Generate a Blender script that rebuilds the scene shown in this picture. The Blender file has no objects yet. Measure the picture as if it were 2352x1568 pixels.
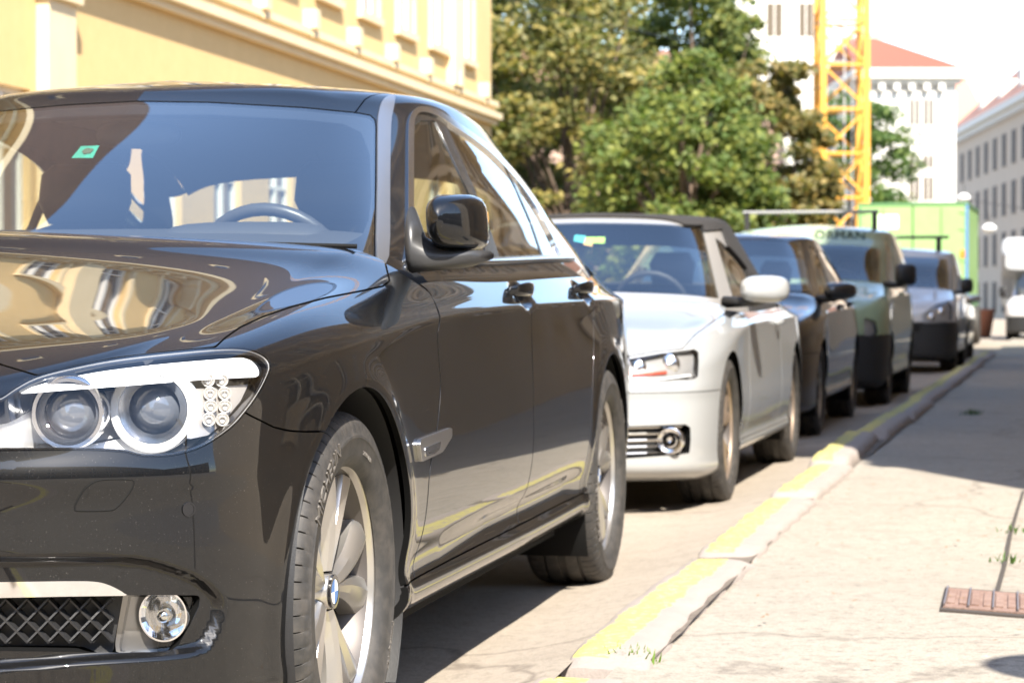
import bpy, bmesh, math, random
import numpy as np
from mathutils import Vector, Matrix
random.seed(7); RNG = np.random.default_rng(7)
SC = bpy.context.scene
COL = SC.collection
# ------------------------------------------------------------------ camera, sky, sun, exposure
CAM_P = np.array([2.101, -4.2416, 0.909])
YAW = math.radians(11.489); FPX = 5202.0; IW, IH, HOR = 2352.0, 1568.0, 700.0
PITCH = -math.atan((IH/2-HOR)/FPX)
cam_d = bpy.data.cameras.new('camera'); cam = bpy.data.objects.new('camera', cam_d); COL.objects.link(cam)
cam.location = CAM_P; cam.rotation_euler = (math.pi/2+PITCH, 0, YAW)
cam_d.sensor_width = 36.0; cam_d.lens = FPX/IW*36.0; cam_d.clip_start = 0.05; cam_d.clip_end = 2000
cam_d.dof.use_dof = True; cam_d.dof.focus_distance = 4.05; cam_d.dof.aperture_fstop = 8.0
SC.camera = cam
SUN_EL, SUN_AZ = math.radians(46), (0.42, -0.907)        # horizontal direction towards the sun
w = bpy.data.worlds.new('World'); SC.world = w; w.use_nodes = True
nt = w.node_tree; bg = nt.nodes['Background']
sky = nt.nodes.new('ShaderNodeTexSky'); sky.sky_type = 'NISHITA'; sky.sun_disc = False
sky.sun_elevation = SUN_EL; sky.sun_rotation = math.atan2(SUN_AZ[0], SUN_AZ[1]); sky.air_density = 1.0; sky.dust_density = 0.5; sky.ozone_density = 1.0
nt.links.new(sky.outputs[0], bg.inputs[0]); bg.inputs[1].default_value = 0.15
sl = bpy.data.lights.new('sun', 'SUN'); so = bpy.data.objects.new('sun', sl); COL.objects.link(so)
sl.energy = 4.6; sl.angle = math.radians(0.53); sl.color = (1.0, 0.93, 0.82)
sd = Vector((SUN_AZ[0]*math.cos(SUN_EL), SUN_AZ[1]*math.cos(SUN_EL), math.sin(SUN_EL)))
so.rotation_euler = sd.to_track_quat('Z', 'Y').to_euler(); so.location = (10, -20, 30)
vs = SC.view_settings; vs.view_transform = 'Standard'; vs.look = 'None'; vs.exposure = 1.68; vs.gamma = 1.0
SC.cycles.max_bounces = 8; SC.cycles.transparent_max_bounces = 24; SC.cycles.glossy_bounces = 5
SC.cycles.transmission_bounces = 6; SC.cycles.caustics_reflective = False; SC.cycles.caustics_refractive = False
SC.cycles.use_denoising = True; SC.cycles.sample_clamp_indirect = 8.0

# ------------------------------------------------------------------ authoring camera (pixels of a 2352 px wide print)
_fw = np.array([-math.sin(YAW)*math.cos(PITCH), math.cos(YAW)*math.cos(PITCH), math.sin(PITCH)])
_rt = np.array([math.cos(YAW), math.sin(YAW), 0.0]); _up = np.cross(_rt, _fw)
def proj(P):
    d = np.asarray(P, float)-CAM_P; k = d@_fw
    return np.stack([IW/2+FPX*(d@_rt)/k, IH/2-FPX*(d@_up)/k], -1), k
def ray(px, py):
    r = _fw+_rt*(px-IW/2)/FPX-_up*(py-IH/2)/FPX
    return r/np.linalg.norm(r)
def unp(px, py, ax, val):
    d = ray(px, py); return CAM_P+d*(val-CAM_P[ax])/d[ax]
# ------------------------------------------------------------------ materials
MATS = {}
def mat(name, col=(.5,.5,.5), rough=.5, metal=0., coat=0., coat_rough=.03, spec=.5, bump=None, var=None, emit=None, trans=0., dirt=None, aniso=None, specks=None):
    """var=(scale, amount, colour2)  bump=(scale, strength)  dirt=(colour, zlow, zhigh, amount)"""
    if name in MATS: return MATS[name]
    m = bpy.data.materials.new(name); m.use_nodes = True; t = m.node_tree; N = t.nodes; L = t.links
    b = N['Principled BSDF']; I = b.inputs
    I['Base Color'].default_value = (*col, 1); I['Roughness'].default_value = rough; I['Metallic'].default_value = metal
    I['Coat Weight'].default_value = coat; I['Coat Roughness'].default_value = coat_rough; I['Specular IOR Level'].default_value = spec
    I['Transmission Weight'].default_value = trans
    tc = N.new('ShaderNodeTexCoord'); geo = N.new('ShaderNodeNewGeometry'); cur = None
    if var:
        for i, (sc, am, c2) in enumerate(var if isinstance(var, list) else [var]):
            n = N.new('ShaderNodeTexNoise'); n.inputs['Scale'].default_value = sc; n.inputs['Detail'].default_value = 6; n.inputs['Roughness'].default_value = .62
            L.new(geo.outputs['Position'], n.inputs['Vector'])
            r = N.new('ShaderNodeValToRGB'); r.color_ramp.elements[0].position = .38; r.color_ramp.elements[1].position = .66
            r.color_ramp.elements[0].color = (0,0,0,1); r.color_ramp.elements[1].color = (am,am,am,1); L.new(n.outputs['Fac'], r.inputs[0])
            mx = N.new('ShaderNodeMixRGB'); L.new(r.outputs[0], mx.inputs[0])
            if cur: L.new(cur, mx.inputs[1])
            else: mx.inputs[1].default_value = (*col, 1)
            mx.inputs[2].default_value = (*c2, 1); cur = mx.outputs[0]
    if dirt:
        dc, z0, z1, am = dirt
        sp = N.new('ShaderNodeSeparateXYZ'); L.new(geo.outputs['Position'], sp.inputs[0])
        mr = N.new('ShaderNodeMapRange'); L.new(sp.outputs[2], mr.inputs[0]); mr.inputs[1].default_value = z0; mr.inputs[2].default_value = z1; mr.inputs[3].default_value = am; mr.inputs[4].default_value = am*.06
        n = N.new('ShaderNodeTexNoise'); n.inputs['Scale'].default_value = 9; n.inputs['Detail'].default_value = 9; n.inputs['Roughness'].default_value = .7; L.new(geo.outputs['Position'], n.inputs['Vector'])
        mu = N.new('ShaderNodeMath'); mu.operation = 'MULTIPLY'; L.new(mr.outputs[0], mu.inputs[0]); L.new(n.outputs['Fac'], mu.inputs[1])
        mx = N.new('ShaderNodeMixRGB'); L.new(mu.outputs[0], mx.inputs[0])
        if cur: L.new(cur, mx.inputs[1])
        else: mx.inputs[1].default_value = (*col, 1)
        mx.inputs[2].default_value = (*dc, 1); cur = mx.outputs[0]
        if coat:
            m2 = N.new('ShaderNodeMath'); m2.operation = 'MULTIPLY_ADD'; L.new(mu.outputs[0], m2.inputs[0]); m2.inputs[1].default_value = .25; m2.inputs[2].default_value = coat_rough; L.new(m2.outputs[0], I['Coat Roughness'])
    if specks:
        n = N.new('ShaderNodeTexNoise'); n.inputs['Scale'].default_value = specks[0]; n.inputs['Detail'].default_value = 1.5; L.new(geo.outputs['Position'], n.inputs['Vector'])
        r = N.new('ShaderNodeValToRGB'); r.color_ramp.elements[0].position = specks[1]; r.color_ramp.elements[1].position = specks[1]+.04; r.color_ramp.elements[0].color = (0,0,0,1); r.color_ramp.elements[1].color = (specks[2],)*3+(1,); L.new(n.outputs['Fac'], r.inputs[0])
        mx = N.new('ShaderNodeMixRGB'); L.new(r.outputs[0], mx.inputs[0]); mx.inputs[2].default_value = (.42,.39,.35,1)
        if cur: L.new(cur, mx.inputs[1])
        else: mx.inputs[1].default_value = (*col, 1)
        cur = mx.outputs[0]
    if cur: L.new(cur, I['Base Color'])
    if bump:
        n = N.new('ShaderNodeTexNoise'); n.inputs['Scale'].default_value = bump[0]; n.inputs['Detail'].default_value = 8; L.new(geo.outputs['Position'], n.inputs['Vector'])
        bp = N.new('ShaderNodeBump'); bp.inputs['Strength'].default_value = bump[1]; bp.inputs['Distance'].default_value = .01; L.new(n.outputs['Fac'], bp.inputs['Height']); L.new(bp.outputs[0], I['Normal'])
    if emit: I['Emission Color'].default_value = (*emit[0],1); I['Emission Strength'].default_value = emit[1]
    m.diffuse_color = (*col, 1); MATS[name] = m; return m
def glass(name, tint=(.8,.85,.82), ior=1.5, rough=0., boost=1.):
    if name in MATS: return MATS[name]
    m = bpy.data.materials.new(name); m.use_nodes = True; t = m.node_tree; N = t.nodes; L = t.links; N.remove(N['Principled BSDF'])
    o = N['Material Output']; tr = N.new('ShaderNodeBsdfTransparent'); tr.inputs[0].default_value = (*tint,1)
    g = N.new('ShaderNodeBsdfGlossy'); g.inputs['Roughness'].default_value = rough; g.inputs[0].default_value = (1,1,1,1)
    f = N.new('ShaderNodeFresnel'); gg = N.new('ShaderNodeNewGeometry'); io = N.new('ShaderNodeMapRange'); io.inputs[3].default_value = ior; io.inputs[4].default_value = 1/ior; L.new(gg.outputs['Backfacing'], io.inputs[0]); L.new(io.outputs[0], f.inputs[0])
    mu = N.new('ShaderNodeMath'); mu.operation = 'MULTIPLY'; mu.use_clamp = True; mu.inputs[1].default_value = boost; L.new(f.outputs[0], mu.inputs[0])
    mx = N.new('ShaderNodeMixShader'); L.new(mu.outputs[0], mx.inputs[0]); L.new(tr.outputs[0], mx.inputs[1]); L.new(g.outputs[0], mx.inputs[2]); L.new(mx.outputs[0], o.inputs[0])
    MATS[name] = m; return m
# ------------------------------------------------------------------ scene objects
def thing(name, label, cat, loc=(0,0,0), group=None, rz=0):
    o = bpy.data.objects.new(name, None); COL.objects.link(o); o.location = loc; o.rotation_euler = (0,0,rz)
    o.empty_display_size = .2; tag(o, label, cat, group); return o
def tag(o, label=None, cat=None, group=None, kind=None):
    if label: o['label'] = label
    if cat: o['category'] = cat
    if group: o['group'] = group
    if kind: o['kind'] = kind
    return o
def fast_quads(name, V, m, parent=None, mi=None, nverts=4):
    V=np.asarray(V,np.float32).reshape(-1,3); n=len(V)//nverts; me=bpy.data.meshes.new(name); me.vertices.add(len(V)); me.vertices.foreach_set('co',V.ravel())
    me.loops.add(len(V)); me.loops.foreach_set('vertex_index',np.arange(len(V),dtype=np.int32)); me.polygons.add(n); me.polygons.foreach_set('loop_start',np.arange(0,len(V),nverts,dtype=np.int32))
    for x in (m if isinstance(m,(list,tuple)) else [m]): me.materials.append(x)
    if mi is not None: me.polygons.foreach_set('material_index',np.asarray(mi,np.int32))
    me.update(calc_edges=True); me.validate(); return link(name,me,parent)
def mesh_obj(name, V, F, m, parent=None, N=None, smooth=False, mi=None):
    me = bpy.data.meshes.new(name); me.from_pydata([tuple(map(float, v)) for v in V], [], [tuple(map(int, f)) for f in F])
    ms = m if isinstance(m, (list, tuple)) else [m]
    for x in ms: me.materials.append(x)
    if mi is not None: me.polygons.foreach_set('material_index', list(mi))
    if smooth or N is not None: me.polygons.foreach_set('use_smooth', [True]*len(me.polygons))
    me.update()
    if N is not None:
        me.normals_split_custom_set_from_vertices([tuple(map(float, n)) for n in N])
    return link(name, me, parent)
def link(name, me, parent=None):
    o = bpy.data.objects.new(name, me); COL.objects.link(o)
    if parent is not None: o.parent = parent
    return o
class MB:
    """collects simple solids into one mesh"""
    def __init__(s): s.V = []; s.F = []; s.M = []; s.mi = 0
    def add(s, V, F):
        b = len(s.V); s.V += [tuple(v) for v in V]; s.F += [tuple(i+b for i in f) for f in F]; s.M += [s.mi]*len(F); return s
    def box(s, x0, x1, y0, y1, z0, z1):
        V = [(x,y,z) for z in (z0,z1) for y in (y0,y1) for x in (x0,x1)]
        return s.add(V, [(0,2,3,1),(4,5,7,6),(0,1,5,4),(2,6,7,3),(0,4,6,2),(1,3,7,5)])
    def bar(s, a, b, w, h=None, up=(0,0,1)):
        a = Vector(a); b = Vector(b); h = h or w; d = (b-a).normalized(); u = Vector(up)
        if abs(d.dot(u)) > .98: u = Vector((1,0,0))
        r = d.cross(u).normalized(); u = r.cross(d)
        V = [p+r*(i*w/2)+u*(j*h/2) for p in (a,b) for i,j in ((-1,-1),(1,-1),(1,1),(-1,1))]
        return s.add(V, [(3,2,1,0),(4,5,6,7),(0,1,5,4),(1,2,6,5),(2,3,7,6),(3,0,4,7)])
    def tube(s, pts, rad, n=8, cap=True):
        pts = [Vector(p) for p in pts]; rad = rad if isinstance(rad,(list,tuple)) else [rad]*len(pts); V=[]; F=[]; pr=None
        for i,p in enumerate(pts):
            d = ((pts[min(i+1,len(pts)-1)]-pts[max(i-1,0)])).normalized()
            if pr is None: pr = d.cross(Vector((0,0,1)) if abs(d.z)<.9 else Vector((1,0,0))).normalized()
            else: pr = (pr-d*pr.dot(d)).normalized()
            q = d.cross(pr)
            for k in range(n):
                a = 2*math.pi*k/n; V.append(p+(pr*math.cos(a)+q*math.sin(a))*rad[i])
        for i in range(len(pts)-1):
            for k in range(n): F.append((i*n+k, i*n+(k+1)%n, (i+1)*n+(k+1)%n, (i+1)*n+k))
        if cap: F.append(tuple(reversed(range(n)))); F.append(tuple(range((len(pts)-1)*n, len(pts)*n)))
        return s.add(V, F)
    def lathe(s, prof, n=32, org=(0,0,0), axis='x', a0=0., a1=2*math.pi):
        """prof: list of (r, t) revolved about the axis through org"""
        full = abs(a1-a0-2*math.pi)<1e-6; V=[]; F=[]; m=len(prof); nn = n if full else n+1
        for k in range(nn):
            a=a0+(a1-a0)*k/n; c,sn=math.cos(a),math.sin(a)
            for r,t in prof:
                V.append({'x':(t,r*c,r*sn),'y':(r*sn,t,r*c),'z':(r*c,r*sn,t)}[axis])
        V=[(v[0]+org[0],v[1]+org[1],v[2]+org[2]) for v in V]
        for k in range(n):
            k2=(k+1)%nn
            for i in range(m-1): F.append((k*m+i,k*m+i+1,k2*m+i+1,k2*m+i))
        return s.add(V,F)
    def build(s, name, m, parent=None, smooth=False):
        return mesh_obj(name, s.V, s.F, m, parent, smooth=smooth, mi=s.M if isinstance(m,(list,tuple)) else None)
def smooth_by_angle(o, deg=35):
    me = o.data; me.polygons.foreach_set('use_smooth', [True]*len(me.polygons))
    try: me.set_sharp_from_angle(angle=math.radians(deg))
    except Exception: pass
    return o
# ------------------------------------------------------------------ smooth surfaces (bicubic B-spline nets) and trimming
def _basis(n, t):
    """clamped uniform cubic: t in [0,1] -> matrix (len(t), n)"""
    k = 3; kn = np.concatenate([np.zeros(k), np.linspace(0,1,n-k+1), np.ones(k)])
    t = np.clip(t, 0, 1-1e-9); B = np.zeros((len(t), n+k)) 
    for i in range(n+k): B[:,i] = (kn[i]<=t)&(t<kn[i+1]) if i+1<len(kn) else 0
    for d in range(1,k+1):
        for i in range(n+k-d):
            a = kn[i+d]-kn[i]; b = kn[i+d+1]-kn[i+1] if i+d+1<len(kn) else 0
            B[:,i] = (((t-kn[i])/a*B[:,i]) if a>0 else 0) + (((kn[i+d+1]-t)/b*B[:,i+1]) if b>0 else 0)
    return B[:,:n]
def _grev(n):
    k=3; kn=np.concatenate([np.zeros(k),np.linspace(0,1,n-k+1),np.ones(k)]); return np.array([kn[i+1:i+1+k].mean() for i in range(n)])
class Surf:
    X=()
    @property
    def F(s): return [tuple(f) for f in s.Q.tolist()]+list(s.X)
    @property
    def nf(s): return len(s.Q)+len(s.X)
def surface(net, nu, nv, pia=2):
    """net (rails, stations, 3) -> Surf with V,N,F,uv ; orientation: u=stations, v=rails"""
    net = np.asarray(net, float); R,S,_ = net.shape
    gu,gv = _grev(S),_grev(R); Bu0,Bv0 = _basis(S,gu),_basis(R,gv); P = net.copy()
    for _ in range(pia):
        P = P+(net-np.einsum('ar,rsk,bs->abk', Bv0, P, Bu0))
    ev = lambda tu,tv: np.einsum('ask,bs->abk', np.einsum('ar,rsk->ask', _basis(R,tv), P), _basis(S,tu), optimize=True)
    tu = np.linspace(0,1,nu); tv = np.linspace(0,1,nv); e=1e-4
    G = ev(tu,tv); du = ev(np.clip(tu+e,0,1),tv)-ev(np.clip(tu-e,0,1),tv); dv = ev(tu,np.clip(tv+e,0,1))-ev(tu,np.clip(tv-e,0,1))
    N = np.cross(dv,du); N /= np.maximum(np.linalg.norm(N,axis=2,keepdims=True),1e-12)
    s = Surf(); s.V = G.reshape(-1,3); s.N = N.reshape(-1,3)
    idx = np.arange(nu*nv).reshape(nv,nu)
    s.Q = np.stack([idx[:-1,:-1],idx[1:,:-1],idx[1:,1:],idx[:-1,1:]],-1).reshape(-1,4)
    UU,VV = np.meshgrid(tu*(S-1),tv*(R-1)); s.uv = np.stack([UU,VV],-1).reshape(-1,2); s.shape=(nv,nu)
    return s
def orient(s, ref):
    """flip so normals point away from ref(V)"""
    d = ((s.V-ref(s.V))*s.N).sum(1)
    if np.median(d)<0: s.N=-s.N; s.Q=s.Q[:,::-1]
    return s
def renormal(s):
    """grid normals from positions after displacement"""
    nv,nu=s.shape; G=s.V.reshape(nv,nu,3); du=np.gradient(G,axis=1); dv=np.gradient(G,axis=0); N=np.cross(dv,du)
    l=np.linalg.norm(N,axis=2,keepdims=True); N=N/np.maximum(l,1e-12); N=N.reshape(-1,3)
    sg=np.sign((N*s.N).sum(1,keepdims=True)); sg[sg==0]=1; bad=(l.reshape(-1)<1e-12); N=N*sg; N[bad]=s.N[bad]; s.N=N
def sdf(poly, P):
    """positive inside"""
    poly=np.asarray(poly,float); P=np.asarray(P,float); d=np.full(len(P),1e18); ins=np.zeros(len(P),bool); n=len(poly)
    for i in range(n):
        a=poly[i]; b=poly[(i+1)%n]; e=b-a; w_=P-a; t=np.clip((w_@e)/max(e@e,1e-12),0,1); q=w_-t[:,None]*e; d=np.minimum(d,(q*q).sum(1))
        c=((a[1]<=P[:,1])&(b[1]>P[:,1]))|((b[1]<=P[:,1])&(a[1]>P[:,1]))
        with np.errstate(divide='ignore',invalid='ignore'): xi=a[0]+(P[:,1]-a[1])/(e[1] if e[1]!=0 else 1e-12)*e[0]
        ins^=c&(P[:,0]<xi)
    return np.where(ins,1,-1)*np.sqrt(d)
def smooth_poly(p, n=6, closed=True):
    """Catmull-Rom through the points"""
    p=[np.array(q,float) for q in p]; m=len(p); out=[]
    for i in range(m if closed else m-1):
        g=lambda j: p[j%m] if closed else p[min(max(j,0),m-1)]
        a,b,c,d=g(i-1),g(i),g(i+1),g(i+2)
        for k in range(n):
            t=k/n; out.append(.5*((2*b)+(-a+c)*t+(2*a-5*b+4*c-d)*t*t+(-a+3*b-3*c+d)*t**3))
    if not closed: out.append(p[-1])
    return np.array(out)
def clip(s, fv):
    """keep the part where fv>=0"""
    ins=fv>=0; out=Surf(); newV=[]; newN=[]; newU=[]; cache={}; n0=len(s.V); extra=[]
    c=ins[s.Q].sum(1) if len(s.Q) else np.zeros(0,int); keepQ=s.Q[c==4]; todo=s.Q[(c>0)&(c<4)].tolist()
    for f in s.X:
        k=sum(1 for i in f if ins[i])
        if k==len(f): extra.append(f)
        elif k: todo.append(f)
    def cut(a,b):
        k=(a,b) if a<b else (b,a)
        if k not in cache:
            t=fv[k[0]]/(fv[k[0]]-fv[k[1]]); cache[k]=n0+len(newV)
            newV.append(s.V[k[0]]*(1-t)+s.V[k[1]]*t); q=s.N[k[0]]*(1-t)+s.N[k[1]]*t; newN.append(q/max(np.linalg.norm(q),1e-9)); newU.append(s.uv[k[0]]*(1-t)+s.uv[k[1]]*t)
        return cache[k]
    for f in todo:
        p=[]; m=len(f)
        for i in range(m):
            a,b=f[i],f[(i+1)%m]
            if ins[a]: p.append(a)
            if ins[a]!=ins[b]: p.append(cut(a,b))
        q=[]
        for x in p:
            if not q or q[-1]!=x: q.append(x)
        if len(q)>2 and q[0]==q[-1]: q.pop()
        if len(q)>=3: extra.append(tuple(q))
    V=np.vstack([s.V]+([np.array(newV)] if newV else [])); N=np.vstack([s.N]+([np.array(newN)] if newN else [])); U=np.vstack([s.uv]+([np.array(newU)] if newU else []))
    used=np.zeros(len(V),bool); used[keepQ.ravel()]=True
    for f in extra: used[list(f)]=True
    mp=np.cumsum(used)-1; mpl=mp.tolist()
    out.V=V[used]; out.N=N[used]; out.uv=U[used]; out.Q=mp[keepQ] if len(keepQ) else np.zeros((0,4),int); out.X=[tuple([mpl[i] for i in f]) for f in extra]; return out
def clips(s, *fns):
    """each fn(surf)->values; clipped one after another so corners stay sharp"""
    for fn in fns:
        s=clip(s, fn(s))
        if not s.nf: break
    return s
def offset(s, d):
    o=Surf(); o.V=s.V+s.N*(d if np.ndim(d)==0 else np.asarray(d)[:,None]); o.N=s.N; o.Q=s.Q; o.X=s.X; o.uv=s.uv; return o
def boundary(s):
    E=[]
    if len(s.Q): E.append(np.stack([s.Q,np.roll(s.Q,-1,1)],-1).reshape(-1,2))
    x=[(f[i],f[(i+1)%len(f)]) for f in s.X for i in range(len(f))]
    if x: E.append(np.array(x))
    E=np.vstack(E).astype(np.int64); n=len(s.V); key=E.min(1)*n+E.max(1); u,inv,cnt=np.unique(key,return_inverse=True,return_counts=True)
    return [tuple(e) for e in E[cnt[inv]==1].tolist()]
def panel_arrays(s, lip=.012, seam=True, lipdir=None, MI=None):
    V=[tuple(v) for v in s.V]; N=[tuple(n) for n in s.N]; F=[tuple(f) for f in s.F]
    if lip:
        E=[(a,b) for a,b in boundary(s) if not (seam and abs(s.V[a][0])<1e-4 and abs(s.V[b][0])<1e-4)]
        acc={}
        for a,b in E:
            e=s.V[b]-s.V[a]; n=np.cross(e,s.N[a]); l=np.linalg.norm(n)
            if l>0:
                for q in (a,b): acc[q]=acc.get(q,np.zeros(3))+n/l
        mp={}
        for q,n in acc.items():
            n=n/max(np.linalg.norm(n),1e-9); d=-s.N[q]*lip if lipdir is None else np.asarray(lipdir)*lip
            mp[q]=len(V); v=s.V[q]; m1=n*.8+s.N[q]*.6
            V.append(tuple(v)); N.append(tuple(m1/np.linalg.norm(m1)))
            V.append(tuple(v+d*.07)); N.append(tuple(n)); V.append(tuple(v+d)); N.append(tuple(n))
        for a,b in E:
            if a in mp and b in mp:
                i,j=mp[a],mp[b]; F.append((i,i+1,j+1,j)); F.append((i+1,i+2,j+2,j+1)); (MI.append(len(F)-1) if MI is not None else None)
    return V,F,N
def flipx(V,F,N):
    return [(-v[0],v[1],v[2]) for v in V],[tuple(reversed(f)) for f in F],[(-n[0],n[1],n[2]) for n in N]
def panel(name, s, m, parent, lip=.012, both=None, seam=True, lipdir=None, shade_lip=False):
    """both: None = left only, 'join' = both halves in one mesh, 'pair' = mirrored copy as its own object (parent may be a pair too)"""
    if not s.nf: print('EMPTY panel', name); return (None,None) if both=='pair' else None
    dk=[]; V,F,N=panel_arrays(s,lip,seam,lipdir,dk if shade_lip else None); p1,p2=parent if isinstance(parent,tuple) else (parent,parent)
    if both=='join':
        V2,F2,N2=flipx(V,F,N); b=len(V); nF=len(F); V=V+V2; N=N+N2; F=F+[tuple(i+b for i in f) for f in F2]; dk=dk+[i+nF for i in dk]
    mi=None
    if shade_lip: mi=np.zeros(len(F),int); mi[dk]=1; m=[m,mat('gap_shade',(.004,.004,.004),.9,spec=.1)]  # lip faces painted near-black to imitate the shade inside panel gaps
    o=mesh_obj(name,V,F,m,p1,N=N,mi=mi)
    if both=='pair':
        V2,F2,N2=flipx(V,F,N); return o, mesh_obj(name,V2,F2,m,p2,N=N2,mi=mi)
    return o
def pairobj(name, mb, m, parent, smooth=False, angle=None):
    """MB built on the left and its mirror image on the right"""
    p1,p2=parent if isinstance(parent,tuple) else (parent,parent)
    o=mesh_obj(name,mb.V,mb.F,m,p1,smooth=smooth,mi=mb.M if isinstance(m,(list,tuple)) else None)
    q=mesh_obj(name,[(-v[0],v[1],v[2]) for v in mb.V],[tuple(reversed(f)) for f in mb.F],m,p2,smooth=smooth,mi=mb.M if isinstance(m,(list,tuple)) else None)
    if angle: smooth_by_angle(o,angle); smooth_by_angle(q,angle)
    return o,q
XF=[np.eye(3),np.zeros(3)]                                     # placement of the car being authored
def set_xf(x=0,y=0,rz=0,z=0):
    c,s_=math.cos(rz),math.sin(rz); XF[0]=np.array([[c,-s_,0],[s_,c,0],[0,0,1.]]); XF[1]=np.array([x,y,z],float)
def w2l(P): return (np.asarray(P)-XF[1])@XF[0]
def l2w(P): return np.asarray(P)@XF[0].T+XF[1]
def pieces(s, least=12):
    """connected pieces of a trimmed surface"""
    n=len(s.V); par=list(range(n))
    def find(a):
        while par[a]!=a: par[a]=par[par[a]]; a=par[a]
        return a
    F=s.F
    for f in F:
        r=find(f[0])
        for i in f[1:]: par[find(i)]=r
    g={}
    for f in F: g.setdefault(find(f[0]),[]).append(f)
    out=[]
    for fs in g.values():
        if len(fs)<least: continue
        ids=sorted({i for f in fs for i in f}); mp={j:k for k,j in enumerate(ids)}; o=Surf(); o.V=s.V[ids]; o.N=s.N[ids]; o.uv=s.uv[ids]; o.Q=np.zeros((0,4),int); o.X=[tuple(mp[i] for i in f) for f in fs]; out.append(o)
    return sorted(out,key=lambda o:-len(o.X))
def px(s):
    if getattr(s,'_px',None) is None or len(s._px)!=len(s.V): s._px=proj(l2w(s.V))[0]
    return s._px
def in_px(poly, grow=0., smooth=0):
    poly=smooth_poly(poly,smooth) if smooth else np.asarray(poly,float)
    return lambda s: sdf(poly,px(s))+grow
def out_px(poly, grow=0., smooth=0):
    f=in_px(poly,grow,smooth); return lambda s: -f(s)
def in_yz(poly, grow=0., smooth=0):
    poly=smooth_poly(poly,smooth) if smooth else np.asarray(poly,float)
    return lambda s: sdf(poly,s.V[:,1:])+grow
def out_yz(poly, grow=0., smooth=0):
    f=in_yz(poly,grow,smooth); return lambda s: -f(s)
class Locator:
    """surface point seen at a pixel"""
    def __init__(s, surf, mask=None):
        s.C=w2l(CAM_P); f=((surf.V-s.C)*surf.N).sum(1)<0
        if mask is not None: f&=mask
        s.V=surf.V[f]; s.N=surf.N[f]; s.P,s.k=proj(l2w(s.V))
    def __call__(s, x, y, back=0., out=0.):
        d=((s.P-np.array([x,y]))**2).sum(1); i=np.argsort(d)[:24]; i=i[s.k[i]<s.k[i].min()+.25][:4]; w=1/(d[i]+1e-6); w/=w.sum()
        n=(s.N[i]*w[:,None]).sum(0); n/=np.linalg.norm(n); p0=(s.V[i]*w[:,None]).sum(0)
        r=ray(x,y)@XF[0]; t=((p0-s.C)@n)/(r@n); p=s.C+r*t
        return p+r*back+n*out, n
def superloft(secs, n=24, cap=True):
    """secs: list of (centre, xaxis*hx, yaxis*hy, exponent) closed sections -> V,F"""
    V=[];F=[]
    for c,ax,ay,e in secs:
        for k in range(n):
            a=2*math.pi*k/n; ca,sa=math.cos(a),math.sin(a)
            x=math.copysign(abs(ca)**(2/e),ca); y=math.copysign(abs(sa)**(2/e),sa)
            V.append(tuple(np.array(c)+np.array(ax)*x+np.array(ay)*y))
    m=len(secs)
    for i in range(m-1):
        for k in range(n): F.append((i*n+k,i*n+(k+1)%n,(i+1)*n+(k+1)%n,(i+1)*n+k))
    if cap: F.append(tuple(reversed(range(n)))); F.append(tuple(range((m-1)*n,m*n)))
    return V,F
_TXT={}
def text_mesh(body, size=1., depth=.0, bold=False):
    """flat letters as mesh data (verts, faces)"""
    cu=bpy.data.curves.new('txt','FONT'); cu.body=body; cu.size=size; cu.extrude=depth; cu.align_x='CENTER'; cu.resolution_u=3
    if bold: cu.offset=.012*size
    o=bpy.data.objects.new('txt',cu); COL.objects.link(o); dg=bpy.context.evaluated_depsgraph_get(); dg.update()
    me=o.evaluated_get(dg).to_mesh(); V=[tuple(v.co) for v in me.vertices]; F=[tuple(p.vertices) for p in me.polygons]
    o.evaluated_get(dg).to_mesh_clear(); bpy.data.objects.remove(o); bpy.data.curves.remove(cu); return V,F
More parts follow.
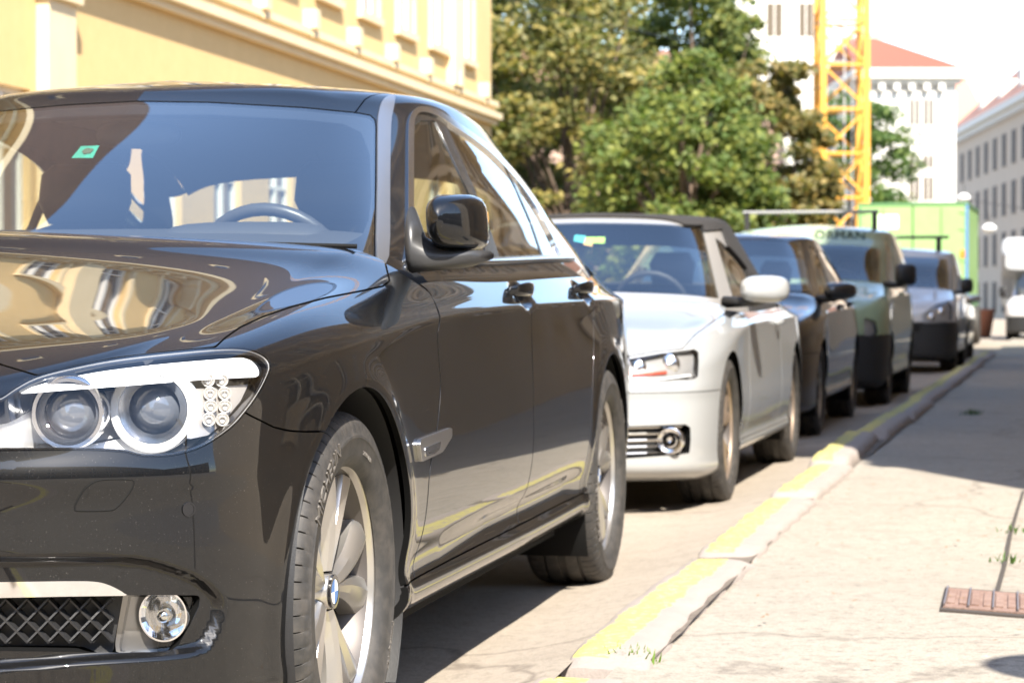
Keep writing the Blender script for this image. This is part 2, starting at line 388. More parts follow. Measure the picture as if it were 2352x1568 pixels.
# ------------------------------------------------------------------ ground
def tex_ground(name, c1, c2, c3, scale=1., rough=.9, crack=0., speck=.5):
    m=bpy.data.materials.new(name); m.use_nodes=True; t=m.node_tree; N=t.nodes; L=t.links; b=N['Principled BSDF']; b.inputs['Roughness'].default_value=rough; b.inputs['Specular IOR Level'].default_value=.25
    g=N.new('ShaderNodeNewGeometry')
    def noise(sc,det=8,r=.65):
        n=N.new('ShaderNodeTexNoise'); n.inputs['Scale'].default_value=sc; n.inputs['Detail'].default_value=det; n.inputs['Roughness'].default_value=r; L.new(g.outputs['Position'],n.inputs['Vector']); return n.outputs['Fac']
    def ramp(f,a,b_,ca=(0,0,0,1),cb=(1,1,1,1)):
        r=N.new('ShaderNodeValToRGB'); r.color_ramp.elements[0].position=a; r.color_ramp.elements[1].position=b_; r.color_ramp.elements[0].color=ca; r.color_ramp.elements[1].color=cb; L.new(f,r.inputs[0]); return r.outputs[0]
    def mix(f,a,b_):
        x=N.new('ShaderNodeMixRGB'); L.new(f,x.inputs[0])
        for i,c in ((1,a),(2,b_)):
            if isinstance(c,tuple): x.inputs[i].default_value=(*c,1)
            else: L.new(c,x.inputs[i])
        return x.outputs[0]
    c=mix(ramp(noise(.55*scale),.35,.68),c1,c2); c=mix(ramp(noise(4.5*scale),.50,.72),c,c3)
    c=mix(ramp(noise(160),.35,.75,(0,0,0,1),(speck,)*3+(1,)),c,tuple(x*.5 for x in c1)); c=mix(ramp(noise(30,6,.75),.50,.66,(0,0,0,1),(speck,)*3+(1,)),c,tuple(x*.5 for x in c1)); c=mix(ramp(noise(24,6,.8),.60,.70,(0,0,0,1),(speck*.8,)*3+(1,)),c,tuple(min(1,x*1.35) for x in c2)); c=mix(ramp(noise(1.7),.60,.64,(0,0,0,1),(.35,.35,.35,1)),c,tuple(x*.78 for x in c1))
    if crack:
        v=N.new('ShaderNodeTexVoronoi'); v.feature='DISTANCE_TO_EDGE'; v.inputs['Scale'].default_value=.30
        w_=N.new('ShaderNodeVectorMath'); w_.operation='ADD'; n=N.new('ShaderNodeTexNoise'); n.inputs['Scale'].default_value=1.6; n.inputs['Detail'].default_value=7; L.new(g.outputs['Position'],n.inputs['Vector'])
        sc=N.new('ShaderNodeVectorMath'); sc.operation='SCALE'; sc.inputs['Scale'].default_value=.9; L.new(n.outputs['Color'],sc.inputs[0]); L.new(g.outputs['Position'],w_.inputs[0]); L.new(sc.outputs[0],w_.inputs[1]); L.new(w_.outputs[0],v.inputs['Vector'])
        c=mix(ramp(v.outputs['Distance'],.0015,.006,(crack,)*3+(1,),(0,0,0,1)),c,(.07,.055,.045))
    L.new(c,b.inputs['Base Color']); bp=N.new('ShaderNodeBump'); bp.inputs['Strength'].default_value=.7; bp.inputs['Distance'].default_value=.008; L.new(noise(60,10),bp.inputs['Height']); L.new(bp.outputs[0],b.inputs['Normal'])
    MATS[name]=m; return m
asphalt=tex_ground('asphalt',(.32,.275,.225),(.37,.32,.26),(.28,.24,.195),1.,.92,.5)
paving=tex_ground('pavement_asphalt',(.335,.30,.25),(.385,.345,.29),(.29,.26,.215),1.,.9,.4,.8)
granite=None
def kx(y):                                                    # pavement-side edge of the kerb
    return float(np.interp(y,[-40,.93,3.3,5.7,7.9,19.9,29.2,60,120],[.75,1.41,1.445,1.48,1.56,2.0,2.33,3.4,5.5]))
ys=[-60,-10,-2,0,.93,3.3,5.7,7.9,12,19.9,29.2,45,60,120,400]
o=MB(); o.add([(-900,-600,-.004),(900,-600,-.004),(900,1500,-.004),(-900,1500,-.004)],[(0,1,2,3)]); tag(o.build('ground',mat('far_ground',(.22,.20,.18),.95),None),kind='structure')
b=MB(); V=[];F=[]
for y in ys: V+=[(-7.3+.015*y,y,0),(kx(y)-.05,y,0)]
for i in range(len(ys)-1): F.append((2*i,2*i+1,2*i+3,2*i+2))
b.add(V,F); tag(b.build('road',asphalt,None),kind='structure')
# pavement on the right: sheet at +5 cm, gently uneven near the kerb
b=MB(); V=[];F=[]; yy=np.concatenate([np.arange(-8,34,.5),[40,50,60,90,120]]); nx=14
for y in yy:
    for i in range(nx):
        x=kx(y)-.13+(i/(nx-1))**1.6*5.2; z=.050+.006*math.sin(y*1.7+i)+.005*math.sin(y*.6+x*2)
        if y<.6: z-=.028*min(1,(.6-y)/1.0)*max(0,1-(x-kx(y))/1.2)
        V.append((x,y,z))
for j in range(len(yy)-1):
    for i in range(nx-1): F.append((j*nx+i,j*nx+i+1,(j+1)*nx+i+1,(j+1)*nx+i))
b.add(V,F); tag(b.build('pavement',paving,None,smooth=True),kind='structure')
b=MB(); b.box(-9.9,-7.35,-60,49,0.0,.12); o=b.build('far_pavement',paving,None); tag(o,kind='structure')
b=MB(); V=[];F=[]; yg=np.concatenate([np.arange(-3,34,.3)])               # asphalt dressed up against the kerb
for y in yg:
    for (o,z) in ((-.62,.003),(-.50,.012),(-.38,.032),(-.29,.052),(-.24,.060)): V.append((kx(y)+o+.012*math.sin(y*3),y,z+.003*math.sin(y*4.3+o*9)))
for j in range(len(yg)-1):
    for i in range(4): F.append((j*5+i,j*5+i+1,(j+1)*5+i+1,(j+1)*5+i))
b.add(V,F); tag(b.build('gutter',asphalt,None,smooth=True),kind='structure')
# kerb stones with worn yellow paint
def kerb_mat():
    m=bpy.data.materials.new('kerb_granite'); m.use_nodes=True; t=m.node_tree; N=t.nodes; L=t.links; b=N['Principled BSDF']; b.inputs['Roughness'].default_value=.85; b.inputs['Specular IOR Level'].default_value=.3
    tc=N.new('ShaderNodeTexCoord'); geo=N.new('ShaderNodeNewGeometry')
    def noise(sc,det=8):
        n=N.new('ShaderNodeTexNoise'); n.inputs['Scale'].default_value=sc; n.inputs['Detail'].default_value=det; n.inputs['Roughness'].default_value=.68; L.new(geo.outputs['Position'],n.inputs['Vector']); return n.outputs['Fac']
    def mth(op,a,b_,cl=False):
        x=N.new('ShaderNodeMath'); x.operation=op; x.use_clamp=cl
        for i,v in ((0,a),(1,b_)):
            if isinstance(v,(int,float)): x.inputs[i].default_value=v
            else: L.new(v,x.inputs[i])
        return x.outputs[0]
    def mix(f,a,b_):
        x=N.new('ShaderNodeMixRGB'); L.new(f,x.inputs[0])
        for i,c in ((1,a),(2,b_)):
            if isinstance(c,tuple): x.inputs[i].default_value=(*c,1)
            else: L.new(c,x.inputs[i])
        return x.outputs[0]
    sp=N.new('ShaderNodeSeparateXYZ'); L.new(tc.outputs['Object'],sp.inputs[0])
    st=mix(noise(9),(.31,.265,.235),(.20,.17,.15)); st=mix(mth('MULTIPLY',noise(170,4),.6),st,(.36,.32,.29))
    wob=mth('MULTIPLY',mth('SUBTRACT',noise(7),.5),.075)
    x=mth('ADD',sp.outputs[0],wob)
    f=mth('MULTIPLY',mth('MULTIPLY',mth('GREATER_THAN',x,.022),mth('LESS_THAN',x,.118)),mth('GREATER_THAN',sp.outputs[1],.07))
    wear=mth('LESS_THAN',noise(42),.56); wear2=mth('LESS_THAN',noise(5),.62)
    f=mth('MULTIPLY',mth('MULTIPLY',f,wear),mth('MULTIPLY',wear2,.95))
    c=mix(f,st,mix(noise(14),(.52,.45,.08),(.44,.40,.17))); L.new(c,b.inputs['Base Color'])
    bp=N.new('ShaderNodeBump'); bp.inputs['Strength'].default_value=.5; bp.inputs['Distance'].default_value=.008; L.new(noise(60),bp.inputs['Height']); L.new(bp.outputs[0],b.inputs['Normal']); MATS['kerb_granite']=m; return m
granite=kerb_mat()
KB=bpy.data.objects.new('kerb',None); COL.objects.link(KB); tag(KB,kind='structure')
kb=[(-4.3,-1.75,.01),(-1.7,.86,.015),(1.02,3.26,.026),(3.35,5.64,.028),(5.74,7.54,.034),(7.60,10.2,.06),(10.25,12.7,.06),(12.75,15.3,.06),(15.35,18.8,.06),(18.85,22,.06),(22.05,25.2,.06),(25.25,28.4,.06),(28.45,31.6,.06),(31.65,35,.06)]
for i,(y0,y1,hh) in enumerate(kb):
    W=.262; Ls=y1-y0; n=26; prof=[(0,-.4),(0,.0),(.006,.62),(.022,.93),(.06,1.0),(.16,1.0),(.215,.93),(.248,.74),(.262,.30),(.266,-.5)]
    V=[];F=[]; rot=random.uniform(-.014,.014); r_=random.Random(i)
    for j in range(n+1):
        t=j/n; sag=1-.75*max(0,1-t/.07)**2-.65*max(0,(t-.94)/.06)**2
        if i<2: sag*=.55+.1*t
        for (px_,pz) in prof:
            nz=.0025*math.sin(t*23+i*2+px_*40)+.002*math.sin(t*51+i); wx=W if 1 else 0
            bend=.022*math.sin(t*math.pi*1.1+i*1.3)*(1 if i in (2,) else .35)
            V.append((px_*.80+bend+ .006*math.sin(t*37+i)*(px_>.2), t*Ls, .045+ (pz*(hh+.012)*sag if pz>=0 else pz*.15)+(nz if pz>.3 else 0)))
    m=len(prof)
    for j in range(n):
        for k in range(m-1): F.append((j*m+k,(j+1)*m+k,(j+1)*m+k+1,j*m+k+1))
    F.append(tuple(range(m))); F.append(tuple(reversed(range(n*m,(n+1)*m))))
    F=[tuple(reversed(f)) for f in F]
    ob=mesh_obj('kerb_stone',V,F,granite,KB,smooth=True); smooth_by_angle(ob,50)
    ang=math.atan2(kx(y1)-kx(y0),Ls); ob.location=(kx(y0)-W-.008+random.uniform(-.022,.022),y0,random.uniform(-.004,.006)); ob.rotation_euler=(random.uniform(-.002,.006),0,-ang+rot)
b=MB(); V=[];F=[]; yk=np.arange(1.12,36,.25)                      # dirt bed under the stones and along their pavement side
for i,y in enumerate(yk): w_=.008+.003*math.sin(y*5.1)+.002*math.sin(y*13); V+=[(kx(y)-.262,y,.056),(kx(y)-.066+w_,y,.0615)]
for i in range(len(yk)-1): F.append((2*i,2*i+1,2*i+3,2*i+2))
b.add(V,F); tag(b.build('kerb_bed',mat('kerb_dirt',(.10,.08,.062),.95,var=[(20,.7,(.18,.15,.12))]),None),kind='structure')
# ------------------------------------------------------------------ facades
def facade(name,label,cat,org,dirv,length,floors,pitch,ww,mats,depth=9.,flip=1,gf=None,start=0.,detail=True,roof=None,cornice=.22,first_pitch=0):
    """wall along dirv (unit xy) from org; outward normal = right of dirv * flip; floors=[(z0,z1,win_z0,win_z1)]"""
    T=thing(name,label,cat,(org[0],org[1],0)); d=np.array([dirv[0],dirv[1],0.]); nrm=np.array([d[1],-d[0],0.])*flip
    wall,trim,frame,pane=mats
    def P(s,o,z): q=d*s+nrm*o; return (q[0],q[1],z)
    def bx(b,s0,s1,o0,o1,z0,z1):
        V=[P(s,o,z) for z in (z0,z1) for o in (o0,o1) for s in (s0,s1)]
        f=[(0,2,3,1),(4,5,7,6),(0,1,5,4),(2,6,7,3),(0,4,6,2),(1,3,7,5)]
        if flip>0: f=[tuple(reversed(q)) for q in f]
        b.add(V,f)
    nb=int((length-start)/pitch); top=floors[-1][1]
    b=MB()
    for fi,(z0,z1,w0,w1) in enumerate(floors):
        bx(b,0,length,-.45,0,z0,w0); bx(b,0,length,-.45,0,w1,z1)
        s=0
        for k in range(nb):
            a=start+k*pitch+(pitch-ww)/2; bx(b,s,a,-.45,0,w0,w1); s=a+ww
        bx(b,s,length,-.45,0,w0,w1)
    bx(b,0,length,-depth,-.46,0,top); b.build('wall',wall,T)
    # one window mesh per floor, shared between bays
    for fi,(z0,z1,w0,w1) in enumerate(floors):
        wb=MB(); 
        def wx(s0,s1,o0,o1,a0,a1): bx(wb,s0,s1,o0,o1,a0,a1)
        fwid=.07
        wx(0,fwid,-.20,-.10,w0,w1); wx(ww-fwid,ww,-.20,-.10,w0,w1); wx(fwid,ww-fwid,-.20,-.10,w1-fwid,w1); wx(fwid,ww-fwid,-.20,-.10,w0,w0+fwid); wx(ww/2-.04,ww/2+.04,-.205,-.09,w0+fwid,w1-fwid); wx(fwid,ww-fwid,-.203,-.095,w0+(w1-w0)*.68,w0+(w1-w0)*.68+.06)
        wm=bpy.data.meshes.new('window'); 
        me0=mesh_obj('window',wb.V,wb.F,frame,T); wm=me0.data
        pb=MB(); bx(pb,fwid,ww-fwid,-.19,-.16,w0+fwid,w1-fwid); pm=mesh_obj('pane',pb.V,pb.F,pane,me0); 
        sb=None
        if detail:
            sb=MB(); bx(sb,-.14,ww+.14,0,.11,w0-.14,w0); 
            if fi>0:
                bx(sb,-.12,0,0,.06,w0,w1+.12); bx(sb,ww,ww+.12,0,.06,w0,w1+.12); bx(sb,-.2,ww+.2,0,.16,w1+.30,w1+.42); bx(sb,-.1,ww+.1,0,.08,w1+.12,w1+.30)
            ss=mesh_obj('window_surround',sb.V,sb.F,trim,T)
        for k in range(nb):
            off=P(start+k*pitch+(pitch-ww)/2,0,0)
            if k==0: me0.location=off; (setattr(ss,'location',off) if sb else None); continue
            c=link('window',wm,T); c.location=off; q=link('pane',pm.data,c)
            if sb: q=link('window_surround',ss.data,T); q.location=off
    # string courses and eaves
    for fi,(z0,z1,w0,w1) in enumerate(floors[:-1]):
        b=MB(); p=cornice if fi==0 else .12
        if fi==0:
            bx(b,0,length+.2,0,p*.55,z1-.10,z1+.02); bx(b,0,length+.25,0,p,z1+.02,z1+.16); bx(b,0,length+.1,0,p*.35,z1+.16,z1+.30); bx(b,0,length+.18,0,p*.7,z1+.30,z1+.42)
        else: bx(b,0,length,0,p,z1-.05,z1+.14)
        b.build('string_course',trim,T)
    b=MB(); bx(b,-.1,length+.3,0,.35,top-.35,top-.1); bx(b,-.1,length+.5,0,.6,top-.1,top+.15); b.build('eaves_cornice',trim,T)
    if detail:
        db=MB(); bx(db,0,.16,0,.30,top-.62,top-.36); d0=mesh_obj('eaves_bracket',db.V,db.F,trim,T)
        for k in range(1,int(length/.85)):
            q=link('eaves_bracket',d0.data,T); q.location=P(k*.85,0,0)
    if roof:
        rb=MB(); rz=roof[1]; V=[P(-.1,.5,top+.15),P(length+.3,.5,top+.15),P(length+.3,-depth/2,top+rz),P(-.1,-depth/2,top+rz),P(-.1,-depth,top+.15),P(length+.3,-depth,top+.15)]
        f=[(0,1,2,3),(3,2,5,4),(0,3,4),(1,5,2)]; rb.add(V,f); rb.build('roof',roof[0],T)
    return T,P,bx
ochre=mat('ochre_plaster',(.65,.45,.20),.9,var=[(.45,.5,(.58,.40,.18)),(2.5,.35,(.55,.37,.16)),(9,.25,(.68,.48,.24))],bump=(25,.25)); ochre_t=mat('ochre_trim',(.70,.57,.36),.85,var=[(2.,.3,(.6,.45,.25))])
wframe=mat('white_frame',(.74,.72,.68),.5); pane=mat('dark_pane',(.03,.035,.06),.05,spec=.6); pane2=mat('curtain_pane',(.22,.22,.22),.06,spec=.6)
LD=np.array([.015,1.]); LD/=np.linalg.norm(LD); LY0=-31.6; LL=79.0
yb,P_,bx_=facade('yellow_townhouse','long ochre yellow townhouse with cornices across the street on the left','building',(-9.6+.015*LY0,LY0),LD,LL,[(0,5.2,1.25,3.55),(5.2,9.4,6.35,8.75),(9.4,13.2,10.4,12.6)],2.62,1.25,(ochre,ochre_t,wframe,pane),depth=11,start=1.83,roof=None)
b=MB(); V=[P_(a,o,z) for a in (-.1,LL+.2) for o,z in ((.45,13.36),(-1.6,24.5),(-5.5,27.0),(-11,13.36))]; b.add(V,[(0,4,5,1),(1,5,6,2),(2,6,7,3),(3,2,1,0)[::1],(4,7,6,5)]); b.build('mansard_roof',mat('tile_roof',(.075,.045,.033),.85,var=[(3,.6,(.05,.032,.026))]),yb)
for s in np.arange(3.,LL,5.24):
    b=MB(); bx_(b,s-.55,s+.55,-2.2,-.05,14.6,16.7); d_=b.build('dormer',ochre_t,yb); b=MB(); bx_(b,s-.4,s+.4,-.06,-.02,14.8,16.4); b.build('dormer_pane',pane,d_)
for s in np.arange(1.83+.49,LL,2.62):                          # consoles under the first-floor sills
    b=MB(); bx_(b,s-.62,s-.36,.0,.24,5.62,5.95); bx_(b,s-.56,s-.42,.0,.17,5.48,5.62); b.build('sill_console',ochre_t,yb)
for s in (14.9,33.2,54.15,75.1):
    b=MB(); bx_(b,s-.42,s+.42,0,.17,0,5.08); bx_(b,s-.50,s+.50,0,.24,4.72,4.90); b.build('pilaster',ochre_t,yb)
    b=MB(); bx_(b,s-.40,s+.40,0,.20,5.62,12.8); b.build('pilaster',ochre_t,yb)
b=MB()
for z in np.arange(.5,3.4,.48): bx_(b,0,LL,.001,.035,z,z+.44)
brown=mat('brown_plaster',(.33,.28,.22),.9,var=[(1.,.4,(.28,.235,.185))]); brown_t=mat('brown_trim',(.55,.47,.36),.85)
RD=np.array([.02,1.]); RD/=np.linalg.norm(RD)
facade('brown_townhouse','brown plastered townhouse standing along the right pavement, out of the frame','building',(4.33,2.2),RD,34,[(0,3.8,1.1,3.0),(3.8,6.5,4.4,6.0),(6.5,9.2,7.1,8.6)],2.7,1.2,(brown,brown_t,wframe,pane),depth=8,flip=-1,start=.4)
RD2=np.array([.035,1.]); RD2/=np.linalg.norm(RD2)
facade('sand_townhouse','sand coloured townhouse set back further along the right side, out of the frame','building',(8.6,38),RD2,95,[(0,4.2,1.1,3.3),(4.2,7.6,5.0,7.0),(7.6,11,8.3,10.2)],3.2,1.3,(mat('sand_plaster',(.34,.25,.16),.9),brown_t,wframe,pane),depth=8,flip=-1,start=.4,detail=False)
facade('brown_townhouse','brown townhouse beyond the side street behind the viewer','building',(4.0,-56),RD,30,[(0,4.2,1.1,3.3),(4.2,7.6,5.0,7.0),(7.6,11,8.3,10.0),(11,14,11.6,13.3)],2.7,1.2,(brown,brown_t,wframe,pane),depth=8,flip=-1,start=.4)
facade('corner_house','tall shaded house closing the street far behind the viewer','building',(-14,-62),np.array([1.,0.]),60,[(0,4.4,1.1,3.4),(4.4,8.2,5.2,7.4),(8.2,12,9.0,11.1),(12,15.6,12.8,14.8)],2.8,1.3,(brown,brown_t,wframe,pane),depth=8,flip=-1,start=.4,detail=False)
facade('side_street_house','shaded plaster house along the side street to the right of the viewer','building',(4.6,-19),np.array([1.,0.]),44,[(0,4.2,1.1,3.3),(4.2,7.6,5.0,7.0),(7.6,11,8.3,10.2)],2.8,1.2,(brown,brown_t,wframe,pane),depth=6,flip=-1,start=.4,detail=False)
facade('side_street_end','plaster house closing the far end of the side street','building',(46,6),np.array([0.,-1.]),30,[(0,4.2,1.1,3.3),(4.2,7.6,5.0,7.0),(7.6,11,8.3,10.2)],2.8,1.2,(brown,brown_t,wframe,pane),depth=6,flip=1,start=.4,detail=False)
# ------------------------------------------------------------------ far buildings
whitep=mat('white_plaster',(.66,.63,.57),.9,var=[(.25,.5,(.56,.53,.47)),(1.5,.3,(.60,.56,.50))]); red_tile=mat('red_tile',(.23,.068,.042),.85,var=[(2.5,.6,(.22,.07,.04))]); grey_p=mat('grey_plaster',(.46,.37,.29),.9,var=[(.5,.4,(.40,.32,.25))]); brn_tile=mat('brown_tile',(.26,.13,.09),.85,var=[(1.5,.6,(.2,.1,.075))])
def at(px_,depth,z=0): 
    r=_fw+_rt*(px_-IW/2)/FPX; r=np.array([r[0],r[1],0]); k=depth/ (r@_fw); q=CAM_P+r*k; return np.array([q[0],q[1],z])
def block(name,label,cat,pa,da,pb,db,H,mats,wins,depth=12,hip=None,cor=True):
    """box whose visible front runs from (pixel pa, depth da) to (pb, db); wins: list of (t0,t1,z0,z1) openings as parts"""
    a=at(pa,da); c=at(pb,db); d=(c-a); Ls=np.linalg.norm(d); d/=Ls; n=np.array([d[1],-d[0],0]); 
    if n@(CAM_P-a)<0: n=-n
    T=thing(name,label,cat,tuple(a)); 
    def bx(b,s0,s1,o0,o1,z0,z1):
        V=[tuple(d*s+n*o+np.array([0,0,z])) for z in (z0,z1) for o in (o0,o1) for s in (s0,s1)]; b.add(V,[(0,2,3,1),(4,5,7,6),(0,1,5,4),(2,6,7,3),(0,4,6,2),(1,3,7,5)])
    b=MB(); bx(b,0,Ls,-depth,0,0,H); b.build('wall',mats[0],T)
    for (s0,s1,z0,z1) in wins:
        b=MB(); bx(b,s0-.09,s1+.09,-.02,.05,z0-.09,z1+.09); f=b.build('window',mats[1],T); b=MB(); bx(b,s0,(s0+s1)/2-.03,-.02,.07,z0,z1); bx(b,(s0+s1)/2+.03,s1,-.02,.07,z0,z1); b.build('pane',mats[2],f)
    if cor:
        b=MB(); bx(b,-.2,Ls+.2,0,.25,H-.7,H-.45); bx(b,-.4,Ls+.45,-depth,.55,H-.45,H); b.build('eaves',mats[3],T)
        for k in range(int(Ls/.7)):
            b=MB(); bx(b,k*.7+.1,k*.7+.38,0,.4,H-1.0,H-.7); b.build('eaves_bracket',mats[3],T)
    if hip:
        rm,rh,ins=hip; V=[tuple(d*s+n*o+np.array([0,0,z])) for s,o,z in ((-.4,.5,H),(Ls+.4,.5,H),(Ls+.4,-depth-.4,H),(-.4,-depth-.4,H),(Ls*ins[0],-depth*.45,H+rh),(Ls*ins[1],-depth*.45,H+rh))]
        b=MB(); b.add(V,[(0,1,5,4),(1,2,5),(2,3,4,5),(3,0,4)]); b.build('roof',rm,T)
    return T,bx,Ls
ww_=[]; 
T,bxw,Ls=block('white_monastery','tall bright white building behind the trees with paired dark windows','building',1690,116,2026,116,26,(whitep,whitep,mat('amber_pane',(.10,.07,.04),.2),whitep),[(1.55,2.35,14.6,16.3),(3.2,3.9,14.6,16.3),(1.55,2.35,18.2,19.8),(3.2,3.9,18.2,19.8)],14)
T,bxw,Ls=block('white_annex','white corner house with red hipped roof and slit windows beyond the crane','building',1975,106,2194,106,11.9,(whitep,whitep,mat('slit_pane',(.12,.10,.08),.2),whitep),[(2.3,2.75,9.3,10.5),(2.95,3.4,9.3,10.5),(2.3,2.75,7.3,7.9),(2.95,3.4,7.3,7.9),(2.3,2.75,5.8,6.9),(2.95,3.4,5.8,6.9)],12,hip=(red_tile,2.1,(.0,.35)))
gw=[]
for k in range(9):
    s=2+k*4.0
    for z0,z1 in ((10.2,12.4),(6.9,9.1),(3.6,5.8),(.4,2.5)): gw.append((s,s+1.5,z0,z1))
T,bxg,Ls=block('grey_tenement','grey tenement with brown tiled roof at the far end of the street','building',2395,138,2180,180,14.3,(grey_p,mat('pale_trim',(.48,.39,.31),.8),mat('slate_pane',(.07,.06,.06),.7,spec=.1),mat('pale_eaves',(.62,.59,.54),.8)),gw,14,hip=(brn_tile,6.,(-.05,1.05)))
for k in range(4):
    b=MB(); bxg(b,5+k*9.,6.4+k*9.,-3.2,-1.0,15.3,16.9); b.build('dormer',whitep,T)
b=MB(); bxg(b,19,20.6,-6,-5,18,22.5); bxg(b,18.8,20.8,-6.2,-4.8,22.5,22.9); b.build('chimney',whitep,T)
T,bxr,Ls=block('red_roof_house','low house with pale red roof behind the grey tenement','building',2175,190,2260,190,16,(whitep,whitep,pane,whitep),[],10,hip=(mat('pale_red_tile',(.45,.2,.14),.85),5.,(.3,.7)))
# pinkish garden wall and house seen through the trees
pink=mat('pink_plaster',(.52,.36,.27),.9,var=[(.8,.4,(.44,.30,.23))])
T,bxp,Ls=block('pink_house','pinkish plastered house glimpsed behind the tree trunks','building',1090,84,1800,92,9,(pink,ochre_t,pane,pink),[(s,s+1.1,2.,4.) for s in np.arange(1.,10,2.6)],10,hip=(brn_tile,2.5,(.1,.9)))
# ------------------------------------------------------------------ trees
def leaf_mats(base, k):
    out=[]
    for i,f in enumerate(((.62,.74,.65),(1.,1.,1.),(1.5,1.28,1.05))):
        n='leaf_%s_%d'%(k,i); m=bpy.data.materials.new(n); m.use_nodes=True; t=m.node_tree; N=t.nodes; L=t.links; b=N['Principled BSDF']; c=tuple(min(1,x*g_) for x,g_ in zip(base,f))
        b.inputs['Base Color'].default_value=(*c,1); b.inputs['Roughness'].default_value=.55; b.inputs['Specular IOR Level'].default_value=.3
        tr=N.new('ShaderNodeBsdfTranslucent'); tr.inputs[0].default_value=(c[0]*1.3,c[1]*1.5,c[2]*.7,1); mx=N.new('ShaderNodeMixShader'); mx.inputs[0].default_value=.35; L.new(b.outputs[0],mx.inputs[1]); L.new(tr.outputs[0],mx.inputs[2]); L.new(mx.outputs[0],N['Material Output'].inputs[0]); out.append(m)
    return out
bark=mat('bark',(.13,.09,.065),.9,var=[(6,.6,(.2,.15,.11))],bump=(20,.5))
def tree(name,label,base,h,crown,nclump,nleaf,leaf,col,key,seed,droop=.0):
    """crown=(cx,cy,cz,rx,ry,rz) relative to base"""
    r=np.random.default_rng(seed); T=thing(name,label,'tree',tuple(base),'trees in the square behind the cars'); cx,cy,cz,rx,ry,rz=crown
    b=MB(); top=np.array([cx*.5,cy*.5,cz*.95]); pts=[np.array([0,0,-.1]),np.array([.08,.05,h*.25]),top*.55+np.array([.15,0,0]),top]; b.tube(pts,[.32,.26,.2,.08],10)
    cl=[]
    for i in range(nclump):
        v=r.normal(size=3); v/=np.linalg.norm(v); q=r.uniform(.45,1.0)**.6; c=np.array([cx+v[0]*rx*q,cy+v[1]*ry*q,cz+v[2]*rz*q]); cl.append(c)
    for c in cl[:max(10,nclump//4)]:
        s=pts[2]*r.uniform(.55,1.)+np.array([0,0,r.uniform(-.4,.6)]); mid=(s+c)/2+np.array([0,0,.35]); b.tube([s,mid,c],[.09,.055,.015],6,False)
    b.build('trunk',bark,T,smooth=True)
    Q=[];MI=[]
    per=nleaf//nclump
    for ci,c in enumerate(cl):
        s=r.uniform(.5,1.1)*min(rx,rz)*.34; p=r.normal(size=(per,3)); p/=np.linalg.norm(p,axis=1,keepdims=True); p*=(r.uniform(0,1,(per,1))**.45)*s; p[:,2]*=.55; p+=c; p[:,2]-=droop*((p[:,0]-c[0])**2+(p[:,1]-c[1])**2)
        n=r.normal(size=(per,3))*.75+np.array([.2,-.3,.9]); n/=np.linalg.norm(n,axis=1,keepdims=True); a=np.cross(n,r.normal(size=(per,3))); a/=np.linalg.norm(a,axis=1,keepdims=True); bb=np.cross(n,a); L_=leaf*r.uniform(.6,1.25,(per,1)); 
        q=np.stack([p-a*L_,p+bb*L_*.55,p+a*L_,p-bb*L_*.55],1); Q.append(q.reshape(-1,3)); MI.append(np.clip(r.integers(0,3,per)+(0 if ci%3 else 0),0,2))
    o=fast_quads('crown',np.vstack(Q),leaf_mats(col,key),T,np.concatenate(MI)); return T
g=at(1300,62); tree('maple_tree','olive green maple with spreading crown beside the yellow house','', 0,None,0,0,0,0,0,0) if 0 else None
tree('maple_tree','broad olive green maple beside the yellow townhouse corner',at(1300,60),9,(0,0,5.6,3.4,2.8,4.6),130,22000,.12,(.185,.175,.065),'olive',1)
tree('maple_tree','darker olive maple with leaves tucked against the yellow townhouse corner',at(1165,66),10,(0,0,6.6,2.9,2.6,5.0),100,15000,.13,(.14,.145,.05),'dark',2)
tree('locust_tree','bright green tree with drooping boughs above the convertible roof',at(1565,52),8,(0,0,3.6,2.15,2.2,3.0),120,20000,.10,(.135,.172,.050),'bright',3,.12)
tree('chestnut_tree','brown tinged chestnut tree standing to the left of the crane',at(1768,58),9,(0,0,3.9,1.6,2.0,3.6),110,16000,.11,(.18,.155,.06),'rust',4)
tree('maple_tree','tall green tree reaching above the frame behind the bright one',at(1475,70),11,(0,0,8.6,3.6,3.,5.6),150,23000,.13,(.14,.17,.05),'mid',5)
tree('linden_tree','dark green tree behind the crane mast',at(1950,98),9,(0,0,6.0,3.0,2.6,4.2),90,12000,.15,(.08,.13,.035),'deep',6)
tree('small_tree','small loose green tree right of the crane base',at(2068,92),6,(0,0,3.6,1.2,1.2,1.7),40,2600,.13,(.085,.13,.035),'loose',7)
tree('maple_tree','slim green maple filling the gap behind the bright tree',at(1600,66),10,(0,0,7.4,2.0,2.2,4.8),90,14000,.125,(.125,.15,.045),'slim',9)
tree('hazel_bush','low bushy green hazel filling the gap below the maples',at(1420,64),4,(0,0,2.6,3.2,1.8,1.9),60,9000,.12,(.085,.125,.032),'bush',8)
